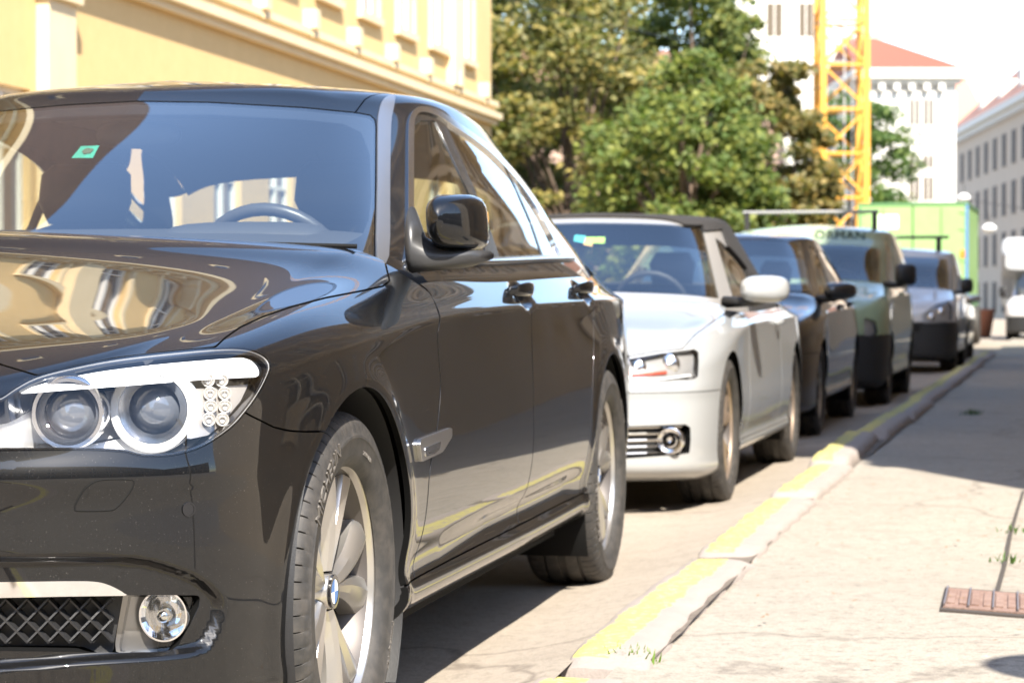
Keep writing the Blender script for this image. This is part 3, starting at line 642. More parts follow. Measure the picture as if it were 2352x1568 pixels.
# ------------------------------------------------------------------ crane
cy=mat('crane_yellow',(.64,.31,.035),.5,var=[(2,.4,(.52,.25,.03))]); cg=mat('crane_grey',(.4,.4,.4),.6)
cpos=at(1931,84); CR=thing('tower_crane','orange yellow lattice tower crane rising behind the parked vans','crane',tuple(cpos),rz=.22)
hw=.80; seg=1.62; nseg=20; Htop=nseg*seg
for sx in (-1,1):
    for sy in (-1,1): b=MB(); b.box(sx*hw-.11,sx*hw+.11,sy*hw-.11,sy*hw+.11,0,Htop); b.build('mast_leg',cy,CR)
ci=0
for i in range(nseg):
    z0=i*seg; z1=z0+seg
    for f in range(4):
        q=[(-hw,-hw),(hw,-hw),(hw,hw),(-hw,hw)]; a,c=q[f],q[(f+1)%4]
        if (i+f)%2: a,c=c,a
        b=MB(); b.bar((*a,z0+.05),(*c,z1-.05),.085,.085); b.build('mast_brace',cy,CR)
        if i%3==0: b=MB(); b.bar((*c,z0+.05),(*a,z1-.05),.075,.075); b.build('mast_brace',cy,CR)
        if 1: b=MB(); b.bar((*a,z0),(*c,z0),.07,.10); b.build('mast_rail',cy,CR)
for i in (3,6,9,12): b=MB(); b.box(-hw+.05,hw*.1,-hw+.1,hw-.1,i*seg+.1,i*seg+.14); b.build('ladder_platform',cg,CR)
b=MB(); b.bar((.45,.2,0),(.45,.2,Htop),.05); b.bar((.15,.2,0),(.15,.2,Htop),.05); b.build('ladder',cg,CR)
b=MB(); b.box(-.75,.75,-1.,1.,Htop,Htop+1.6); b.build('slewing_cab',cy,CR)
b=MB()
for s in range(-8,24):
    y0,y1=s*1.2,(s+1)*1.2; z=Htop+1.7
    b.bar((-.5,y0,z),(-.5,y1,z),.09); b.bar((.5,y0,z),(.5,y1,z),.09); b.bar((0,y0,z+.9),(0,y1,z+.9),.09); b.bar((-.5,y0,z),(0,(y0+y1)/2,z+.9),.06); b.bar((.5,y0,z),(0,(y0+y1)/2,z+.9),.06); b.bar((0,(y0+y1)/2,z+.9),(.5,y1,z),.06)
o=b.build('jib',cy,CR); o.rotation_euler=(0,0,2.2)
# ------------------------------------------------------------------ wires and hung lamps
wire=mat('wire_black',(.02,.02,.02),.6)
def cable(label,pts,rad=.012,sag=.35):
    a,c=[np.array(q) for q in pts]; b=MB(); b.tube([tuple(a*(1-t)+c*t-np.array([0,0,sag*4*t*(1-t)])) for t in np.linspace(0,1,17)],rad,6); tag(b.build('overhead_wire',wire,None),label,'wire','overhead wires')
def atz(px_,py_,depth): r=ray(px_,py_); return CAM_P+r*depth/(r@_fw)
cable('thin wire crossing the tree crowns from the yellow townhouse',(atz(1132,-10,45),atz(1960,135,95)))
cable('lower wire in front of the trees near the crane',(atz(1500,235,60),atz(2000,185,70)),.012,.1)
cable('wire across the pale sky above the grey tenement',(atz(1900,55,70),atz(2500,75,60)),.02,.5)
cable('street lamp wire in front of the grey tenement',(atz(2190,452,78),atz(2600,500,60)),.012,.1)
lw=mat('lamp_white',(.8,.8,.78),.35)
for lab,(a_,b_,dp) in (('white hanging street lamp over the green truck',(2214,452,76)),('white hanging street lamp in front of the grey tenement',(2272,522,70))):
    q=atz(a_,b_,dp); L_=thing('hanging_lamp',lab,'street lamp',tuple(q),'hung street lamps'); b=MB(); b.lathe([(.001,.12),(.10,.10),(.20,.02),(.24,-.06),(.20,-.10)],24,axis='z'); b.build('lamp_shade',lw,L_,smooth=True); b=MB(); b.lathe([(.19,-.10),(.15,-.18),(.001,-.21)],24,axis='z'); b.build('diffuser',mat('lamp_diffuser',(.75,.75,.72),.3),L_,smooth=True); b=MB(); b.tube([(0,0,.1),(0,0,.42)],.012,6); b.build('hanger',wire,L_)
# ------------------------------------------------------------------ small street things
S=thing('no_parking_sign','round traffic sign on a grey post just beyond the right edge of the view','sign',(3.44,-.86,.05)); b=MB(); b.tube([(0,0,0),(0,0,2.75)],.03,10); b.build('post',mat('galvanised',(.45,.46,.46),.4,.8),S); b=MB(); b.lathe([(.001,-.004),(.30,-.004),(.30,.004),(.001,.004)],40,org=(0,-.04,2.42),axis='y'); b.build('sign_disc',[mat('sign_blue',(.02,.09,.42),.4)],S)
b=MB(); b.lathe([(.25,-.002),(.305,-.002),(.305,.002),(.25,.002)],40,org=(0,-.047,2.42),axis='y'); b.build('sign_ring',mat('sign_red',(.55,.02,.02),.4),S)
rust=mat('rusty_iron',(.21,.13,.10),.8,.2,var=[(14,.7,(.30,.21,.17))],bump=(80,.4)); iron=mat('worn_iron',(.22,.18,.17),.5,.7)
q=[unp(a_,b_,2,.056) for a_,b_ in ((2176,1353),(2420,1372),(2430,1424),(2166,1396))]
DC=thing('drain_cover','narrow rusty iron drain cover set in the pavement','drain cover',tuple(q[0])); o0=q[0]; u=(q[1]-q[0]); v=(q[3]-q[0]); u0=u/np.linalg.norm(u); v0=v/np.linalg.norm(v)
def slab(b,s0,s1,t0,t1,z0,z1): b.add([tuple(u*s+v*t+np.array([0,0,z])) for z in (z0,z1) for t in (t0,t1) for s in (s0,s1)],[(0,2,3,1),(4,5,7,6),(0,1,5,4),(2,6,7,3),(0,4,6,2),(1,3,7,5)])
b=MB(); slab(b,-.025,1.02,-.10,1.10,-.02,.002); b.build('surround',mat('cover_gap',(.05,.04,.034),.9),DC); b=MB(); slab(b,0,1,0,1,-.02,.006); b.build('frame',rust,DC)
for k in range(9): b=MB(); slab(b,.03+k*.11,.10+k*.11,.14,.86,.006,.011); b.build('tread_plate',rust,DC)
for k in range(4): b=MB(); slab(b,.0+k*.22,.016+k*.22,.02,.98,.006,.014); b.build('rib',iron,DC)
# joint in the pavement with weeds
q=[unp(a_,b_,2,.054) for a_,b_ in ((2290,1358),(2304,1300),(2320,1230),(2332,1180),(2350,1130))]
b=MB(); V=[];F=[]
for i,p in enumerate(q): V+=[(p[0]-.006+.004*(i%2),p[1],.0575+.001*i),(p[0]+.008+.004*(i%2),p[1],.0575+.001*i)]
for i in range(len(q)-1): F.append((2*i,2*i+1,2*i+3,2*i+2))
b.add(V,F); tag(b.build('pavement_joint',mat('joint_dirt',(.05,.042,.035),.95),None),kind='structure')
def weeds(label,pts,n,h,col,key,seed):
    r=np.random.default_rng(seed); Q=[]
    for _ in range(n):
        p=np.array(pts[r.integers(len(pts))])+np.array([r.normal()*.025,r.normal()*.03,0]); a=r.uniform(0,6.28); hh=h*r.uniform(.4,1.2); d=np.array([math.cos(a),math.sin(a),0]); w_=np.array([-d[1],d[0],0])*.004; tip=p+d*hh*r.uniform(.3,.9)+np.array([0,0,hh]); mid=p+d*hh*.25+np.array([0,0,hh*.6]); Q.append([p-w_,p+w_,mid+w_*.8,mid-w_*.8]); Q.append([mid-w_*.8,mid+w_*.8,tip+w_*.1,tip-w_*.1])
    tag(fast_quads('weeds',np.array(Q).reshape(-1,3),leaf_mats(col,key)[1],None),label,'weeds',kind='stuff')
weeds('tuft of grass weeds growing at the end of the nearest kerb stone',[unp(1425+13*i,1531+1*i,2,.035) for i in range(5)],110,.045,(.12,.20,.03),'weedA',11)
weeds('small weeds growing in the pavement joint',[unp(2322,1222,2,.055),unp(2312,1290,2,.055)],30,.03,(.07,.13,.03),'weedB',12)
LF=weeds('small green clump lying on the shaded pavement',[unp(2225+8*i,953,2,.05) for i in range(3)],60,.05,(.04,.10,.02),'weedC',13)
b=MB()
r=np.random.default_rng(5); Q=[]
for _ in range(150):
    y=r.uniform(-.5,9); x=kx(y)+r.uniform(.05,1.2); a=r.uniform(0,6.28); L_=r.uniform(.006,.018); d=np.array([math.cos(a),math.sin(a),0])*L_; w_=np.array([-d[1],d[0],0])*.4; p=np.array([x,y,.066+r.uniform(0,.004)]); Q.append([p-d,p+w_,p+d+np.array([0,0,.004]),p-w_])
tag(fast_quads('leaf_litter',np.array(Q).reshape(-1,3),mat('dry_leaf',(.22,.14,.08),.8),None),'dry leaf crumbs scattered on the sunny pavement','leaves',kind='stuff')
pl=at(2256,62); PT=thing('planter','reddish brown tapered planter tub standing behind the last parked car','planter',(pl[0],pl[1],0)); b=MB(); b.lathe([(.001,.02),(.22,.02),(.34,.75),(.36,.78),(.32,.80),(.30,.70),(.001,.70)],24,axis='z'); b.build('tub',mat('terracotta',(.36,.15,.09),.8),PT,smooth=True)
# ------------------------------------------------------------------ black sedan: nets (metres, front axle at the origin, x to the car's left)
def sedan_lower_net():
    A=lambda *t: np.array(t,float)
    # stations: F0 F1 F2 F3 | y=-.27 0 .4 .8 1.4 2.0 2.6 3.07 3.5 | R3 R2 R1 R0
    H0=A((0,-.75,.765),(0,-.71,.785),(0,-.60,.828),(0,-.42,.875),(0,-.2,.918),(0,.05,.955),(0,.32,1.0),(0,.55,1.03),(0,1.4,1.0),(0,2,1.),(0,2.6,1.),(0,3.2,1.0),(0,3.62,1.075),(0,3.85,1.08),(0,4.05,1.07),(0,4.14,1.055),(0,4.17,1.045))
    H1=A((0,-.785,.748),(.19,-.755,.764),(.38,-.65,.803),(.49,-.45,.858),(.5,-.2,.904),(.5,.05,.942),(.51,.36,.986),(.54,.6,1.018),(.55,1.4,1.),(.55,2,1.),(.55,2.6,1.),(.55,3.2,1.0),(.53,3.6,1.075),(.49,3.85,1.08),(.38,4.06,1.065),(.19,4.15,1.05),(0,4.19,1.03))
    H2=A((0,-.812,.728),(.26,-.785,.742),(.50,-.68,.782),(.655,-.475,.838),(.70,-.22,.884),(.715,.03,.92),(.73,.38,.962),(.76,.66,.998),(.80,1.4,1.),(.80,2,1.),(.79,2.6,1.),(.77,3.2,1.03),(.72,3.55,1.068),(.65,3.85,1.07),(.50,4.07,1.055),(.25,4.165,1.04),(0,4.205,1.01))
    H3=A((0,-.83,.705),(.305,-.802,.722),(.575,-.705,.765),(.765,-.50,.818),(.822,-.25,.866),(.842,0,.902),(.852,.4,.938),(.866,.8,.968),(.872,1.4,.988),(.872,2,1.003),(.866,2.6,1.018),(.85,3.1,1.03),(.82,3.5,1.045),(.75,3.85,1.045),(.59,4.085,1.03),(.3,4.18,1.015),(0,4.215,.99))
    R1=A((0,-.838,.682),(.33,-.812,.697),(.615,-.718,.735),(.805,-.525,.782),(.878,-.26,.832),(.902,0,.868),(.906,.4,.9),(.908,.8,.922),(.91,1.4,.938),(.912,2,.948),(.91,2.6,.958),(.90,3.07,.966),(.875,3.5,.972),(.81,3.85,.965),(.65,4.1,.95),(.33,4.195,.94),(0,4.225,.93))
    R2=A((0,-.842,.66),(.342,-.82,.668),(.638,-.728,.695),(.832,-.545,.728),(.910,-.27,.778),(.932,0,.826),(.934,.4,.862),(.934,.8,.886),(.937,1.4,.902),(.94,2,.913),(.938,2.6,.923),(.93,3.07,.93),(.907,3.5,.934),(.85,3.85,.928),(.69,4.11,.915),(.36,4.205,.905),(0,4.235,.90))
    R2b=A((0,-.845,.64),(.348,-.823,.644),(.648,-.733,.662),(.843,-.553,.682),(.918,-.27,.725),(.940,0,.775),(.936,.4,.82),(.935,.8,.842),(.938,1.4,.858),(.941,2,.869),(.94,2.6,.879),(.934,3.07,.886),(.915,3.5,.89),(.865,3.85,.884),(.705,4.115,.87),(.37,4.21,.86),(0,4.24,.85))
    R4=A((0,-.848,.618),(.355,-.828,.621),(.658,-.738,.626),(.853,-.56,.632),(.925,-.27,.655),(.946,0,.69),(.938,.4,.70),(.938,.8,.71),(.943,1.4,.72),(.947,2,.72),(.948,2.6,.73),(.949,3.07,.74),(.932,3.5,.74),(.88,3.85,.74),(.725,4.125,.73),(.385,4.22,.73),(0,4.248,.73))
    R4b=A((0,-.842,.575),(.353,-.822,.577),(.655,-.733,.58),(.852,-.558,.584),(.926,-.27,.59),(.947,0,.61),(.941,.4,.61),(.942,.8,.61),(.947,1.4,.615),(.95,2,.615),(.951,2.6,.62),(.951,3.07,.625),(.935,3.5,.63),(.882,3.85,.63),(.728,4.13,.62),(.388,4.225,.62),(0,4.25,.62))
    R5=A((0,-.842,.5),(.355,-.822,.5),(.658,-.733,.5),(.856,-.557,.5),(.93,-.27,.5),(.948,0,.52),(.942,.4,.51),(.943,.8,.51),(.948,1.4,.51),(.951,2,.51),(.952,2.6,.52),(.952,3.07,.52),(.935,3.5,.52),(.88,3.85,.52),(.725,4.125,.51),(.386,4.22,.51),(0,4.245,.51))
    R6=A((0,-.838,.37),(.355,-.818,.37),(.658,-.729,.37),(.856,-.554,.37),(.928,-.27,.37),(.944,0,.4),(.933,.4,.41),(.93,.8,.405),(.935,1.4,.405),(.938,2,.405),(.94,2.6,.41),(.946,3.07,.42),(.927,3.5,.40),(.87,3.85,.39),(.71,4.1,.39),(.378,4.19,.39),(0,4.215,.39))
    R7=A((0,-.828,.28),(.352,-.808,.28),(.652,-.72,.28),(.85,-.548,.28),(.922,-.27,.28),(.938,0,.31),(.917,.4,.325),(.912,.8,.325),(.917,1.4,.325),(.920,2,.325),(.922,2.6,.33),(.938,3.07,.33),(.915,3.5,.31),(.855,3.85,.30),(.69,4.07,.30),(.365,4.15,.30),(0,4.175,.30))
    R8=A((0,-.80,.215),(.345,-.78,.215),(.64,-.695,.213),(.835,-.53,.21),(.91,-.27,.21),(.93,0,.26),(.925,.4,.265),(.922,.8,.265),(.925,1.4,.265),(.927,2,.265),(.928,2.6,.267),(.93,3.07,.27),(.9,3.5,.25),(.83,3.85,.24),(.66,4.0,.24),(.35,4.07,.24),(0,4.1,.24))
    R9=A((0,-.70,.185),(.33,-.69,.185),(.60,-.62,.183),(.79,-.47,.18),(.86,-.25,.18),(.87,0,.225),(.86,.4,.225),(.855,.8,.225),(.855,1.4,.225),(.857,2,.225),(.858,2.6,.228),(.87,3.07,.23),(.84,3.5,.22),(.77,3.8,.21),(.6,3.9,.21),(.32,3.95,.21),(0,3.97,.21))
    return np.stack([H0,H1,H2,H3,R1,R2,R2b,R4,R4b,R5,R6,R7,R8,R9])
def sedan_upper_net():
    A=lambda *t: np.array(t,float)
    # stations: W0 W1 W2 W3(A pillar) | side | rear corner, rear glass
    g0=A((0,1.46,1.472),(0,1.48,1.476),(0,1.52,1.48),(0,1.60,1.485),(0,1.72,1.488),(0,1.9,1.49),(0,2.1,1.489),(0,2.3,1.484),(0,2.5,1.476),(0,2.62,1.47),(0,2.7,1.466),(0,2.74,1.462),(0,2.76,1.46))
    g1=A((0,1.39,1.456),(.18,1.40,1.456),(.31,1.44,1.458),(.38,1.56,1.464),(.40,1.72,1.468),(.41,1.92,1.471),(.41,2.12,1.469),(.40,2.33,1.463),(.38,2.55,1.452),(.35,2.7,1.442),(.28,2.79,1.437),(.15,2.83,1.435),(0,2.84,1.434))
    g2=A((0,1.325,1.436),(.30,1.342,1.431),(.475,1.40,1.42),(.558,1.53,1.418),(.585,1.74,1.424),(.595,2.0,1.427),(.595,2.25,1.423),(.585,2.5,1.408),(.565,2.75,1.378),(.52,2.9,1.352),(.42,2.94,1.372),(.22,2.92,1.395),(0,2.91,1.40))
    g3=A((0,1.26,1.402),(.325,1.282,1.396),(.515,1.345,1.382),(.600,1.485,1.375),(.632,1.73,1.385),(.645,2.02,1.388),(.645,2.30,1.382),(.635,2.58,1.358),(.615,2.85,1.312),(.565,3.03,1.278),(.45,3.06,1.305),(.24,3.03,1.33),(0,3.02,1.335))
    g4=A((0,1.0,1.29),(.34,1.03,1.283),(.575,1.11,1.265),(.672,1.24,1.25),(.722,1.56,1.24),(.738,1.98,1.25),(.738,2.36,1.25),(.73,2.7,1.24),(.71,3.02,1.21),(.64,3.22,1.19),(.5,3.27,1.215),(.27,3.26,1.235),(0,3.25,1.24))
    g5=A((0,.70,1.155),(.355,.735,1.147),(.63,.83,1.13),(.742,.98,1.115),(.808,1.4,1.09),(.82,1.95,1.10),(.82,2.42,1.112),(.81,2.82,1.12),(.785,3.18,1.125),(.70,3.40,1.12),(.54,3.46,1.135),(.29,3.48,1.15),(0,3.48,1.155))
    g6=A((0,.46,1.045),(.37,.50,1.035),(.675,.60,1.015),(.795,.78,1.0),(.858,1.26,.985),(.868,1.92,1.0),(.866,2.46,1.015),(.856,2.92,1.03),(.83,3.3,1.045),(.74,3.54,1.05),(.57,3.62,1.07),(.30,3.66,1.08),(0,3.67,1.085))
    g7=A((0,.38,1.0),(.38,.42,.99),(.69,.52,.965),(.81,.70,.945),(.872,1.2,.935),(.88,1.9,.95),(.878,2.5,.965),(.868,2.98,.98),(.84,3.36,.99),(.75,3.6,1.0),(.58,3.68,1.02),(.3,3.72,1.03),(0,3.73,1.035))
    return np.stack([g0,g1,g2,g3,g4,g5,g6,g7])
_ln=sedan_lower_net
def sedan_lower_net():
    n=_ln()
    for r,f in ((0,1),(1,1),(2,.95),(3,.55)):
        for st,dz in ((4,.006),(5,.016),(6,.034),(7,.044)): n[r,st,2]+=dz*f
    for st,dx in ((10,-.008),(11,-.02),(12,-.03),(13,-.03),(14,-.03)): n[3,st,0]+=dx; n[4,st,0]+=dx*.6
    n[3,7,2]+=.006
    for st in (4,5,6,7): n[1,st,2]-=.009; n[2,st,2]-=.011
    return n
_un=sedan_upper_net
def sedan_upper_net():
    n=_un(); n[:4,:,2]+=.027; n[4,:,2]+=.018; n[5,:,2]+=.008
    for st,dx,dz in ((3,.012,.006),(4,.028,.016),(5,.03,.018),(6,.03,.014),(7,.03,.012),(8,.012,.0),(9,-.01,-.02)):
        n[1:4,st,0]+=dx; n[2:4,st,2]+=dz; n[4,st,0]+=dx*.6
    for r in (4,5,6): n[r,8,0]-=.012; n[r,9,0]-=.03
    return n
# ------------------------------------------------------------------ wheels
def tyre_mb(R=.352, W=.245, rim=.247, pitches=70, deep=True):
    h=W/2; sw=R-rim
    prof=[(rim-.004,h*.80),(rim+.004,h*.90),(rim+sw*.22,h*.985),(rim+sw*.48,h),(rim+sw*.50,h+.0018),(rim+sw*.55,h+.0018),(rim+sw*.57,h),(rim+sw*.72,h*.975),(rim+sw*.84,h*.925),(rim+sw*.91,h*.865),(rim+sw*.955,h*.79),(rim+sw*.985,h*.70),(R-.0015,h*.60),(R,h*.52),(R-.008,h*.50),(R-.008,h*.43),(R,h*.41),(R+.0005,h*.1),(R-.008,h*.085)]
    prof=prof+[(r,-t) for r,t in reversed(prof)]; m=len(prof); per=5; n=pitches*per; V=[];F=[]
    for k in range(n):
        cell=k%per; ang=2*math.pi*(k//per+[0,.07,.11,.50,.75][cell])/pitches; c,s=math.cos(ang),math.sin(ang)
        for i,(r,t) in enumerate(prof):
            j=i if i<m//2 else m-1-i
            if deep and cell==1 and 7<=j<=13: r=r-.007*(1 if j>8 else .35)
            V.append((t,r*c,r*s))
    for k in range(n):
        for i in range(m-1): F.append((k*m+i,k*m+i+1,((k+1)%n)*m+i+1,((k+1)%n)*m+i))
    b=MB(); b.add(V,[tuple(reversed(f)) for f in F]); return b
def rim_mb(rim=.254, n=72):
    b=MB(); b.lathe([(rim-.004,.090),(rim+.001,.0965),(rim-.002,.1005),(rim-.006,.0985),(rim-.010,.092),(rim-.014,.082)],n); b.mi=1; b.lathe([(rim-.014,.082),(rim-.028,.06),(rim-.036,.0),(rim-.03,-.09)],n); return b
def spoke_mb(s, rim=.247):
    """one blade of a V pair, pointing up (+z); s=-1/1 side of the pair"""
    b=MB(); V=[];F=[]; nq=12
    for i in range(nq+1):
        q=i/nq; r=.040+(rim-.012-.040)*q; c=s*math.radians(7.0+9.5*q**1.1); w=.0155+.026*q**1.6
        t=.070+.012*q+.010*math.sin(q*math.pi)*.4
        pts=[(-w*1.05*s,t-.055),(-w*1.0*s,t-.016),(-w*.86*s,t-.004),(-w*.25*s,t+.003),(w*.45*s,t-.004),(w*.95*s,t-.019),(w*1.05*s,t-.055)]
        for d,tt in pts:
            a=c+d/r; V.append((tt,r*math.sin(a),r*math.cos(a)))
    m=7
    for i in range(nq):
        for k in range(m-1): F.append((i*m+k,i*m+k+1,(i+1)*m+k+1,(i+1)*m+k))
    if s<0: F=[tuple(reversed(f)) for f in F]
    b.add(V,F); return b
def ring_mb(r0,r1,t0,t1,n=48):
    b=MB(); b.lathe([(r0,t0),(r0,t1),(r1,t1),(r1,t0),(r0,t0)],n); return b
def wrap_text(body, size, rad, t, ang, depth=.0012, spread=1.0):
    V,F=text_mesh(body,size,depth); out=[]
    for x,y,z in V:
        a=ang+x*spread/rad; r=rad+y; out.append((t+z, r*math.sin(a), r*math.cos(a)))
    return out,F
# ------------------------------------------------------------------ black sedan
def build_black_sedan():
    T=thing('black_sedan','large glossy black sedan parked at the kerb, nearest to the viewer','car')
    paint=mat('black_paint',(.0018,.002,.0026),.38,.0,coat=1.,coat_rough=.010,spec=.12,var=[(900,.5,(.005,.0055,.0065))],dirt=((.30,.25,.19),.15,.95,.012),specks=(330,.71,.10))
    blk=mat('gloss_black',(.006,.006,.007),.12,0,coat=.6); plast=mat('black_plastic',(.018,.018,.019),.5,bump=(300,.08)); dark=mat('cavity_black',(.006,.006,.006),.85,spec=.2)
    chrome=mat('satin_chrome',(.72,.71,.69),.16,1.); bright=mat('bright_chrome',(.85,.85,.86),.06,1.); alu=mat('satin_aluminium',(.62,.62,.63),.28,1.)
    wind=glass('windshield_glass',(.90,.94,.92),1.52,boost=2.6); sideg=glass('side_glass',(.82,.88,.80),1.52,boost=1.8); lens=glass('lens_glass',(.94,.95,.96),1.45,boost=1.2)
    M=surface(sedan_lower_net(),460,200); orient(M,lambda V: np.stack([V[:,0]*0,np.clip(V[:,1],0,3.2),V[:,2]*0+.45],1))
    # --- relief pressed into the skin
    P=px(M); V=M.V; front=(V[:,1]<-.3)
    rec=smooth_poly([(-700,1275),(0,1277),(200,1276),(322,1281),(400,1300),(460,1324),(505,1360),(519,1392),(512,1432),(497,1466),(470,1496),(380,1512),(200,1524),(0,1540),(-700,1580)],4)
    d=np.where(front,np.clip(sdf(rec,P)/16,0,1),0); d=d*d*(3-2*d); M.V=M.V-M.N*(d*.020)[:,None]
    blade=np.exp(-((V[:,2]-(.365+.012*(V[:,1]-1.2)))/.030)**2)*np.clip((V[:,1]-.75)/.5,0,1)*np.clip((2.62-V[:,1])/.3,0,1); M.V=M.V-M.N*(blade*.010)[:,None]
    for (hy,hz) in ((1.685,.945),(2.665,.958)):
        c=np.exp(-(((V[:,1]-hy-.02)/.075)**2+((V[:,2]-hz+.012)/.032)**2)**2)*(V[:,0]>.7); M.V=M.V-M.N*(c*.020)[:,None]
    for yc in (0,3.07):                                            # slightly flared arches
        rr=np.hypot(V[:,1]-yc,V[:,2]-.352); M.V=M.V+M.N*(np.exp(-((rr-.41)/.035)**2)*.006*(V[:,0]>.7))[:,None]
    renormal(M); M._px=None; loc=Locator(M); MF=clip(M,-.15-M.V[:,1]); MS=clip(M,np.minimum(M.V[:,0]-.3,M.V[:,1]-.2))
    lamp=smooth_poly([(-40,925),(0,914),(38,889),(88,864),(170,843),(264,825),(380,811),(494,801),(557,801),(592,810),(613,824),(620,840),(616,859),(595,901),(562,947),(527,984),(469,1022),(410,1042),(352,1048),(316,1045),(287,1037),(230,1033),(176,1032),(0,1033),(-40,1030)],3)
    nose,_=proj(np.array([(0,-.80,.742),(.14,-.80,.745),(.27,-.79,.752),(.36,-.785,.758)]))
    hoodp=[(-3000,300)]+[(-3000,nose[0][1])]+nose.tolist()+[(-20,828),(0,836),(40,848),(86,862),(170,841),(264,822),(380,808),(494,797),(519,774),(552,751),(602,728),(664,706),(747,684),(830,668),(880,657),(895,645),(884,600),(872,570),(860,552),(800,300)]
    backpoly=[(480,930),(557,943),(575,954),(600,966),(630,981),(665,989),(700,991),(760,990),(1700,990),(1700,200),(480,200)]
    dl=np.array([loc(a,b)[0] for a,b in [(950,625),(991,678),(1006,760),(1012,880),(1004,980),(987,1080),(966,1240),(950,1330)]])
    dl=dl[:,1:]; dl[:,0]=np.clip(dl[:,0],.5,.75); DF=np.vstack([[.60,1.2],[.61,1.0],dl[1:],[dl[-1][0]-.01,.1]]); DF=smooth_poly(DF,6,False)
    doorM=smooth_poly([(1.735,1.2),(1.735,1.0),(1.73,.85),(1.725,.70),(1.70,.50),(1.66,.36),(1.64,.25),(1.63,.1)],6,False)
    doorR=smooth_poly([(2.80,1.2),(2.78,1.02),(2.77,.92),(2.72,.78),(2.66,.64),(2.62,.5),(2.58,.36),(2.56,.1)],6,False)
    sill=lambda y:.318+.006*(y-.5)
    pg=lambda a,b: np.vstack([a,b[::-1]])
    arch=lambda R=.398: (lambda s: np.minimum(np.hypot(s.V[:,1],s.V[:,2]-.352),np.hypot(s.V[:,1]-3.07,s.V[:,2]-.352))-R)
    belt=lambda s: s.uv[:,1]-2.93
    intake=[(-1200,1396),(0,1369),(230,1366),(300,1366),(459,1366),(459,1388),(436,1436),(411,1480),(394,1492),(360,1496),(278,1498),(0,1494),(-1200,1540)]
    # --- hood, fenders, bumper
    panel('hood',clips(M,lambda s:.62-s.V[:,1],lambda s:s.V[:,2]-.66,in_px(hoodp,-2.2)),paint,T,.018,'join',shade_lip=True)
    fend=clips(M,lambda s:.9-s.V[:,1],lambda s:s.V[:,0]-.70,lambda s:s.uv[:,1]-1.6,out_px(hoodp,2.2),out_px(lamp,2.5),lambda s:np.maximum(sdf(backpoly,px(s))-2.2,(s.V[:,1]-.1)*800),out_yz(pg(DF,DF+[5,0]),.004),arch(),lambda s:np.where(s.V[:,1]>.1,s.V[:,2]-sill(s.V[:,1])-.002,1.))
    fp=panel('fender',fend,paint,T,.014,'pair',shade_lip=True)
    bum=clips(M,lambda s:-.02-s.V[:,1],out_px(backpoly,2.2),out_px(hoodp,2.2),out_px(lamp,2.5),arch(.400),out_px(intake,0))
    kid=[(.03,.475),(.03,.715),(.10,.735),(.24,.735),(.335,.715),(.365,.66),(.36,.56),(.31,.49),(.22,.465),(.10,.462)]
    kidf=lambda g: (lambda s: np.where(s.V[:,1]<-.5,-sdf(smooth_poly(kid,4),s.V[:,[0,2]])+g,1.))
    bum=clips(bum,kidf(0.))
    B=panel('front_bumper',bum,paint,T,.03,'join',shade_lip=True)
    liner=offset(clips(M,lambda s:s.uv[:,1]-1.,lambda s:np.where(s.V[:,1]<.9,1,s.uv[:,1]-2.9),out_px(lamp,12),out_px(intake,6),kidf(-.01),arch(.40)),-.03)
    panel('inner_shell',liner,dark,T,0,'join')
    # kidney grille in the nose
    kp=clips(MF,lambda s:-.5-s.V[:,1],in_px([(-5000,-5000),(5000,-5000),(5000,5000),(-5000,5000)]),lambda s:-kidf(0.)(s)); 
    panel('grille_backing',offset(kp,-.06),dark,B,0,'join')
    kr=clips(MF,lambda s:-.5-s.V[:,1],lambda s:sdf(smooth_poly(kid,4),s.V[:,[0,2]]),lambda s:.022-sdf(smooth_poly(kid,4),s.V[:,[0,2]]))
    panel('grille_frame',offset(kr,.008),bright,B,.03,'pair',seam=False)
    b=MB()
    for i in range(9): x=.062+i*.034; b.box(x-.004,x+.004,-.835+x*.08,-.79+x*.1,.485,.72)
    pairobj('grille_slat',b,bright,B)
    # lower intake: dark mesh, chrome strip
    ip=clips(MF,front_only,in_px(intake,-1)); meshp=[(-1200,1396),(0,1371),(296,1368),(271,1493),(0,1493),(-1200,1540)]
    panel('intake_backing',offset(clips(MF,front_only,in_px(meshp,3)),-.045),plast,B,0,'join')
    b=MB(); DX,DY=51.2,50.2
    def node(i,j):
        x=12+i*DX/2; y=1382+j*DY/2; q,n=loc(x,y+ -x*.012,out=-.030); return q
    for i in range(-26,11):
        for j in range(-1,5):
            if (i+j)%2==0:
                a=node(i,j)
                for dj in (-1,1):
                    x2=12+(i+1)*DX/2; y2=1382+(j+dj)*DY/2
                    lim=300-(y2-1368)*.22
                    if x2<lim and 1372<y2+ -x2*.0<1494 and 12+i*DX/2<lim and 1372<1382+j*DY/2<1494: b.bar(a,node(i+1,j+dj),.0034,.016,up=(0,-1,0))
    o=b.build('grille_mesh',plast,B); flip=[(-v[0],v[1],v[2]) for v in b.V]; mesh_obj('grille_mesh',flip,[tuple(reversed(f)) for f in b.F],plast,B)
    strip=[(-1200,1360),(0,1335),(150,1333),(205,1333),(232,1336),(255,1344),(296,1366),(150,1368),(0,1371),(-1200,1397)]
    panel('chrome_strip',offset(clips(MF,front_only,in_px(strip,0)),.005),bright,B,.02,'join')
    # fog lamp
    fogp=[(305,1371),(455,1371),(455,1388),(433,1434),(408,1478),(393,1489),(360,1492),(281,1494)]
    fl=clips(MF,front_only,in_px(fogp,-1)); fogm=mat('fog_bezel',(.34,.32,.30),.3,.8)
